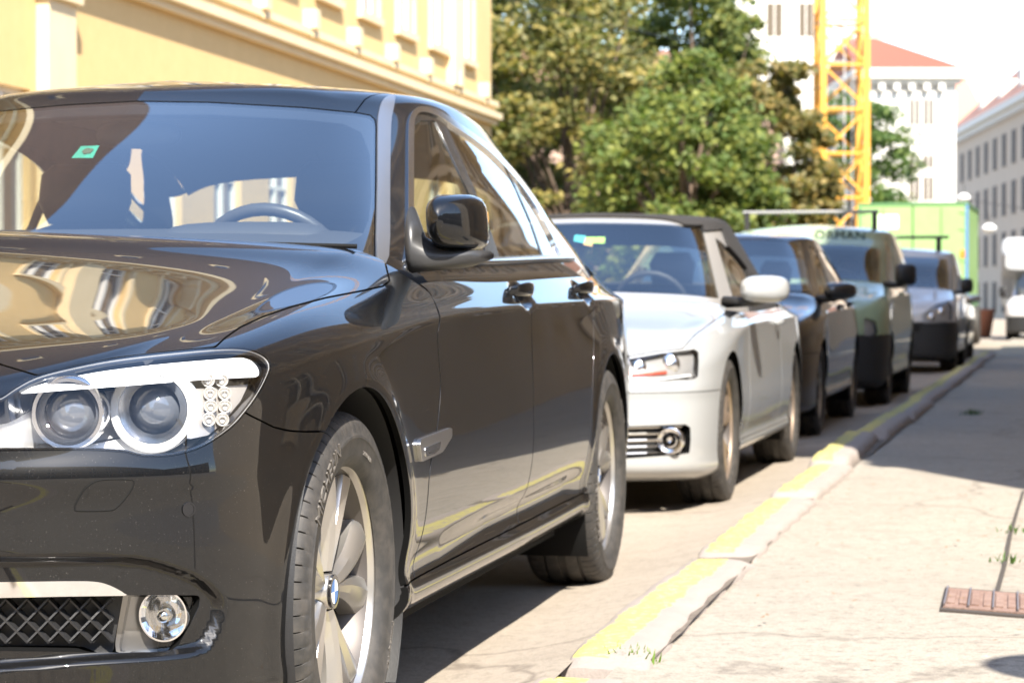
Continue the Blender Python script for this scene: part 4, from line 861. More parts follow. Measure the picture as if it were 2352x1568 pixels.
    FL=panel('fog_lamp',offset(fl,-.062),fogm,(B,B),.0,'pair'); panel('fog_lens',offset(fl,-.012),lens,FL,.018,'pair')
    c,n=loc(384,1419,out=-.02); b=MB(); R_=.041
    b.lathe([(.006,.012),(.012,.010),(.02,.006),(.03,-.004),(R_,-.014),(R_+.003,-.014),(R_+.003,.0),(R_,.002),(R_,-.008)],40,axis='y')
    b.V=[(v[0]*.98+c[0],-v[1]*-1+c[1]+.018,v[2]+c[2]) for v in b.V]; pairobj('fog_reflector',b,bright,FL,angle=40)
    b=MB(); b.lathe([(0,-.012),(.006,-.011),(.011,-.006),(.012,.012)],20,org=(c[0],c[1]+.008,c[2]),axis='y'); pairobj('fog_bulb',b,chrome,FL,smooth=True)
    b=MB()
    for k in (-1.6,-.8,0,.8,1.6): b.tube([(c[0]+k*.018,c[1]+.004+abs(k)*.002,c[2]-math.sqrt(max(.0,1-(k*.018/R_)**2))*R_*.95),(c[0]+k*.018,c[1]-.002,c[2]+math.sqrt(1-(k*.018/R_)**2)*R_*.95)],.0022,6)
    pairobj('fog_flute',b,lens,FL,smooth=True)
    # tow cover and parking sensor
    tow=smooth_poly([(222,1104),(260,1100),(300,1101),(307,1108),(303,1120),(290,1140),(268,1164),(250,1171),(180,1172),(172,1166),(176,1152),(195,1122)],4)
    tc=clips(MF,front_only,in_px(tow,0)); panel('tow_cover',offset(tc,.0012),paint,(B,B),.004,'pair')
    b=MB(); ring=[loc(*p,out=.0006)[0] for p in tow]; b.tube(ring+[ring[0]],.0016,6,False); pairobj('tow_cover_gap',b,dark,(B,B))
    c,n=loc(433,1169,out=.0005); b=MB(); q=Vector(n).to_track_quat('Z','Y').to_matrix(); 
    for r0,r1,tt in ((0,.0095,.001),(.0098,.0125,.0018)):
        bb=MB(); bb.lathe([(max(r0,.0001),tt),(r1,tt),(r1,-.002)],24,axis='z'); b.add([tuple(Vector(c)+q@Vector(v)) for v in bb.V],bb.F)
    pairobj('parking_sensor',b,blk,(B,B),smooth=False)
    c=None
    # --- headlights
    silver=mat('lamp_silver',(.80,.80,.81),.17,1.); lampgrey=mat('lamp_bezel',(.72,.71,.70),.4,.4); white=mat('lamp_light_guide',(.86,.86,.85),.38)
    lp=clips(MF,lambda s:-.2-s.V[:,1],in_px(lamp,-1))
    HL=panel('headlight',offset(clips(MF,lambda s:-.2-s.V[:,1],in_px(lamp,1),lambda s:5.5-sdf(lamp,px(s))),-.002),blk,(T,T),.05,'pair')
    panel('lamp_lens',offset(lp,.003),lens,HL,.0,'pair')
    bk=clips(MF,lambda s:-.2-s.V[:,1],in_px(lamp,-2)); bk2=offset(bk,-.125); panel('lamp_reflector',bk2,lampgrey,HL,.0,'pair')
    wl=Surf(); e=boundary(bk); 
    wb=MB()
    for a_,b_ in e: wb.add([bk.V[a_],bk.V[b_],bk2.V[b_],bk2.V[a_]],[(3,2,1,0)])
    pairobj('lamp_wall',wb,lampgrey,HL)
    brow=smooth_poly([(40,891),(100,868),(180,850),(264,836),(400,821),(542,812),(572,815),(590,825),(602,843),(598,858),(560,860),(430,866),(264,877),(140,885)],4)
    panel('light_guide',offset(clips(MF,lambda s:-.2-s.V[:,1],in_px(brow,0)),-.010),white,HL,.022,'pair',lipdir=(0,1,0))
    for (cx,cy,R0,R1,R2) in ((160,948,.063,.050,.044),(354,939,.075,.057,.044)):
        c,n=loc(cx,cy,back=.085); n=np.array([.18,-.98,-.02]); q=Vector(n).to_track_quat('Z','Y').to_matrix().to_3x3(); sc=1.0
        def put(nm,prof,m,k=48,sm=True):
            bb=MB(); bb.lathe(prof,k,axis='z'); b=MB(); b.add([tuple(Vector(c)+q@Vector(v)) for v in bb.V],bb.F); pairobj(nm,b,m,HL,angle=40)
        put('halo_ring',[(R1+.002,.012),(R1+.004,.018),(R0-.003,.018),(R0,.012),(R0,-.03)],white if R0>.07 else silver)
        put('projector_bezel',[(R1+.002,.014),(R2+.004,.0),(R2,-.004),(R2,-.03)],silver)
        put('projector_lens',[(.0005,.012),(.012,.0105),(.024,.005),(.034,-.004),(R2,-.018)],mat('projector_glass',(.10,.11,.13),.04,.0,coat=1.,spec=.8))
    for i,(lx0,lx1) in enumerate(((478,509),(483,516),(484,517),(480,511))):
        for lx in (lx0,lx1):
            c,n=loc(lx,873+30*i,back=.022); q=Vector((.35,-.93,0)).to_track_quat('Z','Y').to_matrix().to_3x3(); b=MB()
            bb=MB(); bb.lathe([(.0005,-.002),(.004,-.001),(.0045,.003),(.008,-.003),(.0108,.001),(.0116,.001),(.0116,-.012)],22,axis='z'); b.add([tuple(Vector(c)+q@Vector(v)) for v in bb.V],bb.F); pairobj('led_unit',b,mat('led_silver',(.60,.58,.55),.35,.5),HL,angle=35)
    ledp=[(452,868),(560,864),(596,862),(580,905),(545,955),(510,990),(452,1000)]
    panel('led_panel',offset(clips(MF,lambda s:-.2-s.V[:,1],in_px(ledp,0),in_px(lamp,-8)),-.030),mat('led_back',(.50,.47,.44),.35,.6),HL,.02,'pair',lipdir=(0,1,0))
    # --- doors, quarter, sill
    D1=panel('door',clips(MS,lambda s:s.V[:,0]-.6,lambda s:.9-abs(s.V[:,1]-1.3),belt,in_yz(pg(DF,doorM),-.004),lambda s:s.V[:,2]-sill(s.V[:,1])-.002,arch()),paint,(T,T),.014,'pair',shade_lip=True)
    D2=panel('door',clips(MS,lambda s:s.V[:,0]-.6,lambda s:.9-abs(s.V[:,1]-2.2),belt,in_yz(pg(doorM,doorR),-.004),lambda s:s.V[:,2]-sill(s.V[:,1])-.002,arch(.41)),paint,(T,T),.014,'pair',shade_lip=True)
    panel('rear_quarter',clips(M,lambda s:s.V[:,1]-2.4,lambda s:np.maximum(s.uv[:,1]-2.93,(s.V[:,1]-3.5)*9),out_yz(pg(doorM-[1,0],doorR),.002),arch(),lambda s:np.where(s.V[:,1]<3.1,s.V[:,2]-sill(s.V[:,1])-.002,1.)),paint,T,.014,'join',shade_lip=True)
    sl_=clips(MS,lambda s:s.V[:,0]-.3,lambda s:sill(s.V[:,1])-.002-s.V[:,2],lambda s:s.V[:,1]-.1,lambda s:2.95-s.V[:,1],arch())
    panel('rocker_sill',sl_,paint,(T,T),.02,'pair',shade_lip=True)
    for D,hy,hz in ((D1,1.685,.945),(D2,2.665,.958)):
        q=lambda y: loc(*proj(np.array([.91,y,hz]))[0])[0]
        xs=.912; secs=[]
        for t in np.linspace(-1,1,11):
            y=hy+t*.105; bow=.034*(1-abs(t)**3.2)+.004; th=.010+.004*(1-t*t); hh=.011+.009*(1-abs(t)**2.2)
            secs.append(((xs+bow-.008,y,hz+.006*(1-t*t)),(th*.62,0,0),(.002,0,hh),2.6))
        V_,F_=superloft(secs,16); b=MB(); b.add(V_,F_); b.F=[tuple(reversed(f)) for f in b.F]; pairobj('door_handle',b,paint,D,smooth=True)
    # side vent on the fender
    vp=[(956,1020),(959,1008),(1031,981),(1031,1003),(1009,1038),(962,1060)]
    vv=clips(MS,lambda s:s.V[:,0]-.7,lambda s:s.V[:,1]-.2,in_px(vp,0)); FV=panel('side_vent',offset(vv,.008),alu,(T,T),.012,'pair')
    vp2=[(968,1028),(1004,1013),(1001,1030),(990,1041),(968,1049)]
    v2=clips(MS,lambda s:s.V[:,0]-.7,lambda s:s.V[:,1]-.2,in_px(vp2,0)); panel('vent_slot',offset(v2,.0095),chrome,FV,.004,'pair')
    vp3=[(975,1036),(1000,1026),(998,1034),(976,1042)]
    panel('vent_recess',offset(clips(MS,lambda s:s.V[:,0]-.7,lambda s:s.V[:,1]-.2,in_px(vp3,0)),.0105),plast,FV,.002,'pair')
    # wheel housings and floor
    for yc in (0,3.07):
        b=MB(); pr=[(.400,.925),(.402,.60),(.25,.58),(.01,.58)]; b.lathe(pr,40,org=(0,yc,.352),axis='x',a0=math.radians(-35),a1=math.radians(215)); pairobj('wheel_housing',b,plast if yc==0 else dark,(T,T),smooth=True)
    b=MB(); b.box(-.84,.84,.45,2.62,.20,.24); b.box(-.56,.56,-.6,.45,.20,.26); b.box(-.56,.56,2.62,3.9,.24,.3); b.build('floor_pan',dark,T)
    b=MB(); c=[unp(a_,b_,0,.86) for a_,b_ in ((893,1085),(905,1064),(920,1070),(922,1330),(912,1372),(898,1150))]
    b.add([tuple(v) for v in c]+[(v[0]-.02,v[1]+.02,v[2]) for v in c],[tuple(range(6))[::-1],(0,1,7,6),(1,2,8,7),(2,3,9,8),(3,4,10,9),(4,5,11,10),(5,0,6,11)]); pairobj('splash_guard',b,mat('dusty_plastic',(.14,.12,.10),.6,var=(40,.6,(.25,.21,.17))),(T,T))
    # --- wheels
    tm=tyre_mb(); tyre=mesh_obj('tyre',tm.V,tm.F,mat('tyre_rubber',(.028,.027,.026),.62,var=[(30,.7,(.07,.062,.055))],bump=(500,.12)),None,smooth=True); smooth_by_angle(tyre,38)
    _r=rim_mb(); rm=mesh_obj('rim',_r.V,_r.F,[mat('rim_silver',(.56,.54,.51),.30,.9),mat('rim_barrel',(.10,.09,.085),.5,.6)],None,smooth=True,mi=_r.M); smooth_by_angle(rm,40)
    spk=[smooth_by_angle(mesh_obj('spoke',spoke_mb(s).V,spoke_mb(s).F,MATS['rim_silver'],None,smooth=True),28) for s in (-1,1)]
    hb=MB(); hb.lathe([(.0005,.078),(.030,.077),(.034,.073),(.036,.055),(.055,.045),(.06,.0)],36); hub=hb.build('hub',MATS['rim_silver'],None,smooth=True)
    cb=MB()
    for k in range(4):
        cb.mi=k%2; nn=8; V_=[(.0815,0,0)]+[(.0815,.024*math.sin(math.pi/2*(k+j/nn)),.024*math.cos(math.pi/2*(k+j/nn))) for j in range(nn+1)]; cb.add(V_,[(0,j,j+1) for j in range(1,nn+1)])
    cb.mi=2; cb.lathe([(.024,.0814),(.026,.0822),(.033,.0818),(.0335,.077)],36)
    cap=cb.build('hub_cap',[mat('emblem_white',(.8,.8,.8),.25),mat('emblem_blue',(.03,.15,.42),.25),mat('emblem_black',(.012,.012,.014),.2,coat=.5)],None)
    db=MB(); db.lathe([(.04,.01),(.172,.01),(.174,.005),(.174,-.02),(.06,-.02)],40); disc=db.build('brake_disc',mat('brake_steel',(.10,.095,.09),.42,.9),None,smooth=False)
    kb=MB(); kb.lathe([(.001,-.045),(.225,-.045)],40); back=kb.build('wheel_back',dark,None)
    tls=[]
    for (wd,sz,rd,tt,an,dp,sp_) in (('MICHELIN',.040,.290,.1238,-40,.0016,1.08),('Primacy HP',.018,.298,.1238,118,.001,1.2),('245/50 R18',.012,.270,.1218,20,.001,1.1)):
        tb=MB(); tV,tF=wrap_text(wd,sz,rd,tt,math.radians(an),dp,sp_); tb.add(tV,tF); q_=tb.build('sidewall_lettering',mat('tyre_lettering',(.10,.09,.08),.6),None); q_['kind']='stuff'; tls.append(q_)
    parts=[tyre,rm,hub,cap,disc,back]+tls
    for i,(x,y,rz) in enumerate(((.8055,0,0),(.825,3.07,0),(-.8055,0,math.pi),(-.825,3.07,math.pi))):
        wo=bpy.data.objects.new('wheel',None); COL.objects.link(wo); wo.parent=T; wo.location=(x,y,.352); wo.rotation_euler=(math.radians((10,-38,20,50)[i]) if 0 else 0,0,rz)
        for p in parts:
            c=p if i==0 else p.copy()
            if i: COL.objects.link(c)
            c.parent=wo
            if p in tls: c.rotation_euler=((0,1.2,.4,2.)[i],0,0)
        a0=math.radians((11,-5,30,20)[i])
        for k in range(5):
            for s in (0,1):
                c=spk[s] if (i==0 and k==0) else spk[s].copy()
                if not (i==0 and k==0): COL.objects.link(c)
                c.parent=wo; c.rotation_euler=(-(a0+k*2*math.pi/5),0,0)
    # --- greenhouse
    G=surface(sedan_upper_net(),340,160); orient(G,lambda V: np.stack([V[:,0]*0,np.clip(V[:,1],1,3.0),V[:,2]*0+.9],1)); gl=Locator(G)
    wsp=[(-900,226),(0,234),(215,232),(483,236),(698,248),(820,260),(851,266),(861,276),(863,292),(862,420),(859,600),(-900,640)]
    side=lambda s:np.minimum(s.V[:,0]-.3,8.75-s.uv[:,0])
    fw_=lambda s:1.62-s.V[:,1]
    W=panel('windshield',clips(G,fw_,in_px(wsp,-1)),wind,T,.006,'join')
    inner=[(-900,262),(0,262),(215,258),(483,258),(700,270),(790,280),(832,300),(852,350),(856,450),(850,500),(835,535),(800,553),(740,562),(-900,575)]
    panel('windshield_border',offset(clips(G,fw_,in_px(wsp,-2),out_px(inner,0)),-.006),mat('frit_black',(.012,.013,.016),.4),W,.0,'join')
    dlo=smooth_poly([(936,606),(934,560),(934,420),(935,300),(940,268),(953,251),(975,247),(1010,258),(1050,285),(1092,313),(1133,346),(1172,386),(1207,428),(1238,474),(1262,518),(1282,560),(1297,598),(1240,597),(1150,602),(1050,606)],3)
    inn=lambda s:sdf(dlo,px(s))
    fr=lambda s:s.V[:,1]-.62
    ch=np.array([12.5])
    def ringw(s): 
        P_=px(s); return np.clip(13-(P_[:,0]-950)*.012,7.5,13)
    panel('window_trim',offset(clips(G,side,fr,inn,lambda s:ringw(s)-sdf(dlo,px(s))),.006),chrome,(T,T),.014,'pair')
    g1=[(950,594),(950,300),(955,285),(966,277),(1000,277),(1040,361),(1082,452),(1105,530),(1121,596)]
    g2=[(1150,596),(1128,530),(1085,420),(1024,283),(1060,297),(1105,327),(1152,364),(1185,430),(1220,510),(1249,596)]
    g3=[(1252,594),(1225,515),(1196,445),(1168,384),(1198,411),(1230,452),(1256,500),(1275,545),(1288,593)]
    for D,gp in ((D1,g1),(D2,g2),(D2,g3)):
        panel('window',offset(pieces(clips(G,side,fr,in_px(gp,0)))[0],-.004),sideg,D,.004,'pair')
    fr2=clips(G,side,fr,lambda s:inn(s)-ringw(s)+1.5)
    for gp in (g1,g2,g3): fr2=clips(fr2,out_px(gp,0))
    for pc in pieces(fr2,30): panel('window_pillar',offset(pc,-.001),mat('pillar_black',(.02,.018,.016),.16,coat=.4),(T,T),.02,'pair')
    rearwin=lambda s:np.minimum.reduce([s.uv[:,0]-9.55,s.uv[:,1]-2.9,6.05-s.uv[:,1]])
    panel('rear_window',clips(G,lambda s:s.V[:,1]-2.7,rearwin),sideg,T,.004,'join')
    rs=lambda s:np.where(s.V[:,1]<2.2,.553+.03*np.clip((s.V[:,1]-1.45)/.3,0,1)-s.V[:,0],.575-.06*np.clip((s.V[:,1]-2.2)/.6,0,1)-s.V[:,0])
    hdr=[(-900,224),(0,232),(215,230),(483,234),(698,246),(820,258),(853,264),(866,268),(866,200),(866,100),(-900,100)]
    rf=clips(G,lambda s:np.maximum(sdf(hdr,px(s))/900.,s.V[:,1]-1.52),lambda s:s.uv[:,1]*-1+2.9,lambda s:-rearwin(s)-.02,rs)
    panel('roof',rf,paint,T,.012,'join',shade_lip=True)
    rail=clips(G,lambda s:-np.minimum.reduce([inn(s),(s.V[:,1]-.6)*900,(8.75-s.uv[:,0])*100]),lambda s:np.maximum(-sdf(wsp,px(s))-2,(s.V[:,1]-1.6)*900),lambda s:np.where(s.uv[:,1]>3.4,1,np.maximum(-rs(s)-.003,-1)) ,lambda s:-rearwin(s)-.02)
    panel('roof_rail',rail,paint,T,.012,'join')
    mould=[(864,590),(865,420),(866,300),(867,270),(874,240),(886,226),(905,222),(902,250),(896,290),(893,420),(890,590)]
    ml=clips(G,side,lambda s:1.75-s.V[:,1],in_px(smooth_poly(mould,3),0)); panel('pillar_moulding',offset(ml,.005),mat('moulding_satin',(.42,.44,.48),.36,.9),(T,T),.01,'pair')
    panel('headliner',offset(clips(G,lambda s:3.05-s.uv[:,1],lambda s:-rearwin(s)-.1,rs),-.03),mat('headliner_cloth',(.10,.10,.105),.9),T,0,'join')
    # green vignette on the glass
    stp=[(164,363),(186,336),(228,334),(213,363)]; q=[np.array(unp(a_,b_,1,1.0)) for a_,b_ in stp]
    b=MB(); c0=q; b.add([tuple(v) for v in q]+[(v[0],v[1]+.002,v[2]) for v in q],[(3,2,1,0),(4,5,6,7),(0,1,5,4),(1,2,6,5),(2,3,7,6),(3,0,4,7)])
    b.mi=1; cc=[unp(a_,b_,1,.998) for a_,b_ in ((188,346),(200,340),(216,342),(208,351),(192,353))]; b.add([tuple(v) for v in cc],[(4,3,2,1,0)])
    b.build('windshield_sticker',[mat('sticker_green',(.05,.55,.42),.6),mat('sticker_print',(.12,.2,.15),.6)],W)
    # --- mirrors
    mc=unp(1051,511,1,.74); secs=[]
    for y,kx,kz,dx,e in ((-.105,.10,.16,-.012,2.2),(-.10,.32,.40,-.011,2.4),(-.085,.62,.66,-.009,2.8),(-.06,.83,.84,-.005,3.2),(-.025,.96,.96,0,3.6),(.02,1.0,1.0,0,3.8),(.05,.98,.98,0,3.8),(.056,.95,.95,0,3.8)):
        secs.append(((mc[0]+dx,mc[1]+y-.02*0,mc[2]+(1-kz)*.006),(.058*kx,.004,0),(-.004*kx,0,.064*kz),e))
    V_,F_=superloft(secs,32); 
    V_=[(v[0],v[1]+ (v[0]-mc[0])*.35,v[2]+ (.010 if v[2]<mc[2] and v[0]<mc[0] else 0)*0) for v in V_]
    b=MB(); b.add(V_,[tuple(reversed(f)) for f in F_]); mo,mo2=pairobj('side_mirror',b,paint,(T,T)); smooth_by_angle(mo,40); smooth_by_angle(mo2,40)
    b=MB(); V_,F_=superloft([((.868,.70,1.055),(.010,.03,0),(0,.0,.075),2.4),((.885,.705,1.025),(.012,.035,0),(0,0,.042),2.4),((.925,.715,1.012),(.02,.035,0),(0,0,.026),2.4),((.975,.73,1.012),(.03,.034,0),(0,0,.020),2.4),((1.02,.745,1.020),(.02,.03,0),(0,0,.012),2.4)],20); b.add(V_,[tuple(reversed(f)) for f in F_])
    pairobj('mirror_arm',b,mat('mirror_base_black',(.03,.03,.031),.38),(mo,mo2),smooth=True)
    # belt strip under the windows
    pts=[gl(a_,b_,out=.006)[0] for a_,b_ in ((937,611),(990,609),(1050,607),(1150,603),(1240,598),(1296,596),(1312,596))]
    b=MB(); b.tube(smooth_poly(pts,5,False),.0085,8); pairobj('belt_strip',b,chrome,(T,T),smooth=True)
    # --- cabin
    cloth=mat('seat_leather',(.035,.033,.032),.5); dashm=mat('dash_vinyl',(.045,.046,.05),.55)
    b=MB(); V_,F_=superloft([((0,.62,.99),(.60,0,0),(0,.0,.03),4),((0,.80,1.02),(.70,0,0),(0,0,.05),4),((0,1.02,1.035),(.74,0,0),(0,0,.06),4),((0,1.12,.98),(.74,0,0),(0,0,.10),4),((0,1.16,.85),(.74,0,0),(0,0,.12),4)],32); b.add(V_,F_)
    V_,F_=superloft([((.38,.88,1.06),(.20,0,0),(0,0,.02),3),((.38,1.0,1.075),(.21,0,0),(0,0,.035),3),((.38,1.10,1.07),(.2,0,0),(0,0,.03),3)],20); b.add(V_,F_)
    b.build('dashboard',dashm,T,smooth=True)
    for sx in (-1,1):
        b=MB(); V_,F_=superloft([((.38*sx,1.62,.50),(.26,0,0),(0,.10,0),3.5),((.38*sx,1.72,.75),(.25,0,0),(0,.09,0),3.5),((.38*sx,1.80,.98),(.235,0,0),(0,.075,0),3.5),((.38*sx,1.86,1.12),(.16,0,0),(0,.05,0),3),((.38*sx,1.87,1.14),(.10,0,0),(0,.03,0),3)],24); b.add(V_,F_)
        V_,F_=superloft([((.38*sx,1.28,.50),(.25,0,0),(0,0,.08),3.5),((.38*sx,1.62,.48),(.26,0,0),(0,0,.1),3.5)],20); b.add(V_,F_); st=b.build('front_seat',cloth,T,smooth=True)
        b=MB(); V_,F_=superloft([((.38*sx,1.86,1.14),(.11,0,0),(0,.045,0),3),((.38*sx,1.85,1.20),(.135,0,0),(0,.055,0),3),((.38*sx,1.86,1.28),(.13,0,0),(0,.05,0),3),((.38*sx,1.87,1.31),(.10,0,0),(0,.035,0),3)],24); b.add(V_,F_); b.build('headrest',cloth,st,smooth=True)
    b=MB(); V_,F_=superloft([((0,2.75,.45),(.68,0,0),(0,.12,0),5),((0,2.95,.85),(.68,0,0),(0,.10,0),5),((0,3.08,1.03),(.66,0,0),(0,.06,0),5)],32); b.add(V_,F_); rb=b.build('rear_bench',cloth,T,smooth=True)
    for x in (-.42,.42):
        b=MB(); V_,F_=superloft([((x,3.05,1.02),(.12,0,0),(0,.05,0),3),((x,3.06,1.10),(.13,0,0),(0,.05,0),3),((x,3.07,1.15),(.10,0,0),(0,.03,0),3)],20); b.add(V_,F_); b.build('headrest',cloth,rb,smooth=True)
    b=MB(); b.box(-.66,.66,3.05,3.66,1.0,1.03); b.build('parcel_shelf',dashm,T)
    c=np.array([.385,1.20,.975]); ax=Vector((0,-.45,.89)); q=Vector((0,.90,.43)).to_track_quat('Z','Y').to_matrix(); b=MB(); pts=[Vector(c)+q@Vector((.188*math.cos(a),.188*math.sin(a),0)) for a in np.linspace(0,2*math.pi,41)]; b.tube(pts,.0165,10,False)
    V_,F_=superloft([(tuple(Vector(c)+q@Vector((0,0,.02))),tuple(q@Vector((.07,0,0))),tuple(q@Vector((0,.06,0))),3),(tuple(Vector(c)+q@Vector((0,0,-.03))),tuple(q@Vector((.08,0,0))),tuple(q@Vector((0,.07,0))),3)],16); b.add(V_,F_)
    for a in (0,math.pi,-math.pi/2): b.bar(tuple(Vector(c)+q@Vector((.05*math.cos(a),.05*math.sin(a),0))),tuple(Vector(c)+q@Vector((.18*math.cos(a),.18*math.sin(a),0))),.03,.015)
    b.build('steering_wheel',mat('wheel_leather',(.05,.05,.053),.35),T,smooth=True)
    b=MB(); V_,F_=superloft([((.0,1.30,1.345),(.11,0,0),(0,0,.032),3),((.0,1.275,1.345),(.115,0,0),(0,0,.036),3),((.0,1.26,1.345),(.09,0,0),(0,0,.025),3)],20); b.add(V_,F_); b.build('cabin_mirror',dashm,T,smooth=True)
    b=MB(); pts=[unp(a_,b_,1,y) for a_,b_,y in ((-20,552,.50),(400,556,.52),(820,566,.60))]; b.tube(pts,.006,6); b.build('cowl_seal',dark,T)
    return T
front_only=lambda s:-.3-s.V[:,1]
sedan=build_black_sedan()
# ------------------------------------------------------------------ the other parked cars
def warp(net, ym, zm, wx=1., flare=0., base=1.0):
    n=np.array(net,float); y=np.interp(n[...,1],ym[0],ym[1]); z=np.interp(n[...,2],zm[0],zm[1]); n[...,0]*=wx*(1+flare*np.clip((n[...,2]-base)/.5,0,1)); n[...,1]=y; n[...,2]=z; return n
WHEEL=[o for o in sedan.children if o.name.startswith('wheel') and o.type=='EMPTY'][0]
def add_wheels(T, wb, tr, R, rx=0., rimm=None):
    for (x,y,rz) in ((tr,0,0),(tr,wb,0),(-tr,0,math.pi),(-tr,wb,math.pi)):
        wo=bpy.data.objects.new('wheel',None); COL.objects.link(wo); wo.parent=T; wo.location=(x,y,R); wo.rotation_euler=(0,0,rz); wo.scale=(.9,R/.352,R/.352)
        for c in WHEEL.children:
            n=c.name.split('.')[0]
            if n in ('sidewall_lettering','hub_cap'): continue
            q=c.copy(); COL.objects.link(q); q.parent=wo
            if n=='spoke': q.rotation_euler=(c.rotation_euler[0]+rx,0,0)
            if rimm and n in ('spoke','rim','hub'): q.material_slots[0].link='OBJECT'; q.material_slots[0].material=rimm
def build_car(name,label,place,lo,up,paint,wb,tr,R,wins,doors,glassm,roofm=None,framem=None,lampf=None,hoodline=None,bumper=None,group='cars parked along the kerb',mirror=None,mirrorm=None,arch=.385,handles=(),res=(150,70),sill=.30,cat='car',rearglass=True,rimm=None,openings=(),windlim=(2.32,2.25)):
    x0,y0,rz=place; set_xf(x0,y0,rz); T=thing(name,label,cat,(x0,y0,0),group,rz)
    blk=MATS['gloss_black']; plast=MATS['black_plastic']; dark=MATS['cavity_black']; lens=MATS['lens_glass']; chrome=MATS['satin_chrome']; bright=MATS['bright_chrome']
    M=surface(lo,res[0]*2,res[1]*2); orient(M,lambda V: np.stack([V[:,0]*0,np.clip(V[:,1],0,wb),V[:,2]*0+.45],1)); loc=Locator(M)
    af=lambda s:np.minimum(np.hypot(s.V[:,1],s.V[:,2]-R),np.hypot(s.V[:,1]-wb,s.V[:,2]-R))-arch*R/.345
    nolamp=(lambda s:np.where(s.V[:,1]<0,-sdf(lampf,px(s)),1.)) if lampf is not None else (lambda s:np.ones(len(s.V)))
    cow=up[6,0,1]+.08
    hy=lambda s: hoodline(s)
    panel('hood',clips(M,lambda s:cow-s.V[:,1],hy,nolamp),paint,T,.012,'join',shade_lip=True)
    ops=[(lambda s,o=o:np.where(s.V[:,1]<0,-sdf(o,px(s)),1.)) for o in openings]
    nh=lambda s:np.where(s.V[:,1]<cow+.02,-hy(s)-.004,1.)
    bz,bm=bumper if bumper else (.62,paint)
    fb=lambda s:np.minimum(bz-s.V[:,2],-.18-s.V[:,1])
    B=panel('front_bumper',clips(M,lambda s:-.1-s.V[:,1],nh,nolamp,fb,af,*ops),bm,T,.02,'join',shade_lip=True)
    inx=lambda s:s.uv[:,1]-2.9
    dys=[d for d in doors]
    panel('fender',clips(M,lambda s:doors[0]-.003-s.V[:,1],nh,nolamp,lambda s:-fb(s)-.004,af,lambda s:np.where(s.V[:,1]>.1,s.V[:,2]-sill-.002,1.),lambda s:np.where(s.V[:,1]<.3,1,inx(s))),paint,(T,T),.012,'pair',shade_lip=True)
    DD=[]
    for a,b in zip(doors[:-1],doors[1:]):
        DD.append(panel('door',clips(M,inx,lambda s,a=a:s.V[:,1]-a-.003,lambda s,b=b:b-.003-s.V[:,1],lambda s:s.V[:,2]-sill-.002,af),paint,(T,T),.012,'pair',shade_lip=True))
    panel('rear_quarter',clips(M,lambda s:s.V[:,1]-doors[-1]-.003,lambda s:np.maximum(inx(s),(s.V[:,1]-up[6,-1,1]+.05)*9),af,lambda s:np.where(s.V[:,1]<wb,s.V[:,2]-sill-.002,1.)),paint,T,.012,'join',shade_lip=True)
    panel('rocker_sill',clips(M,lambda s:s.V[:,0]-.3,lambda s:sill-.002-s.V[:,2],lambda s:s.V[:,1]-.1,lambda s:wb-.05-s.V[:,1],af),paint,(T,T),.012,'pair',shade_lip=True)
    panel('inner_shell',offset(clips(M,lambda s:np.where(s.V[:,1]<.9,s.uv[:,1]-.2,s.uv[:,1]-2.9),nolamp,af,*ops),-.03),dark,T,0,'join')
    b=MB(); b.box(-.7,.7,-.5,wb+.4,.19,.24); b.build('floor_pan',dark,T)
    for yc in (0,wb):
        b=MB(); b.lathe([(arch*R/.345+.004,.86),(arch*R/.345+.004,.55),(.01,.55)],28,org=(0,yc,R),axis='x',a0=math.radians(-30),a1=math.radians(210)); pairobj('wheel_housing',b,dark,(T,T),smooth=True)
    add_wheels(T,wb,tr,R,.35,rimm)
    if lampf is not None:
        lp=clips(M,lambda s:-s.V[:,1],lambda s:sdf(lampf,px(s))); HL=panel('headlight',offset(lp,-.03),mat('lamp_bezel_far',(.42,.41,.40),.3,.5),(T,T),0,'pair'); panel('lamp_lens',offset(lp,.002),lens,HL,.05,'pair')
    # greenhouse
    G=surface(up,res[0]+60,res[1]+30); orient(G,lambda V: np.stack([V[:,0]*0,np.clip(V[:,1],.8,wb),V[:,2]*0+.9],1))
    wl,wv=windlim
    wf=lambda s:np.minimum((wl-s.uv[:,0]),np.minimum(s.uv[:,1]-wv,6.2-s.uv[:,1]))
    rw=lambda s:np.minimum((s.uv[:,0]-9.6),np.minimum(s.uv[:,1]-2.7,5.8-s.uv[:,1])) if rearglass else -np.ones(len(s.V))
    panel('windshield',clips(G,wf),MATS['windshield_glass'],T,.004,'join')
    rest=clips(G,lambda s:-wf(s)-.02,lambda s:-rw(s)-.02)
    if rearglass: panel('rear_window',clips(G,rw),glassm,T,.004,'join')
    for i,(poly,di) in enumerate(wins):
        D=DD[min(di,len(DD)-1)] if DD else (T,T)
        sf=lambda s,poly=poly:np.where(s.V[:,0]>.3,np.minimum(sdf(poly,s.V[:,1:]),(s.uv[:,0]-3.15)*.15),-1.)
        panel('window',offset(clips(G,sf),-.004),glassm,D,.004,'pair'); rest=clips(rest,lambda s:-sf(s)-.004)
    fm=framem or paint; rm=roofm or paint
    if roofm is not None:
        isroof=lambda s:np.minimum(np.maximum(s.V[:,1]-up[2,0,1]-.05,-9),np.maximum(2.9-s.uv[:,1],(s.uv[:,0]-3.9)*.5))
        panel('soft_top',offset(clips(rest,isroof),.012),rm,T,.02,'join'); panel('windshield_frame',clips(rest,lambda s:-isroof(s)),fm,T,.01,'join')
    else:
        panel('roof',clips(rest,lambda s:2.6-s.uv[:,1]),paint,T,.01,'join'); panel('pillar',clips(rest,lambda s:s.uv[:,1]-2.61),fm,T,.01,'join')
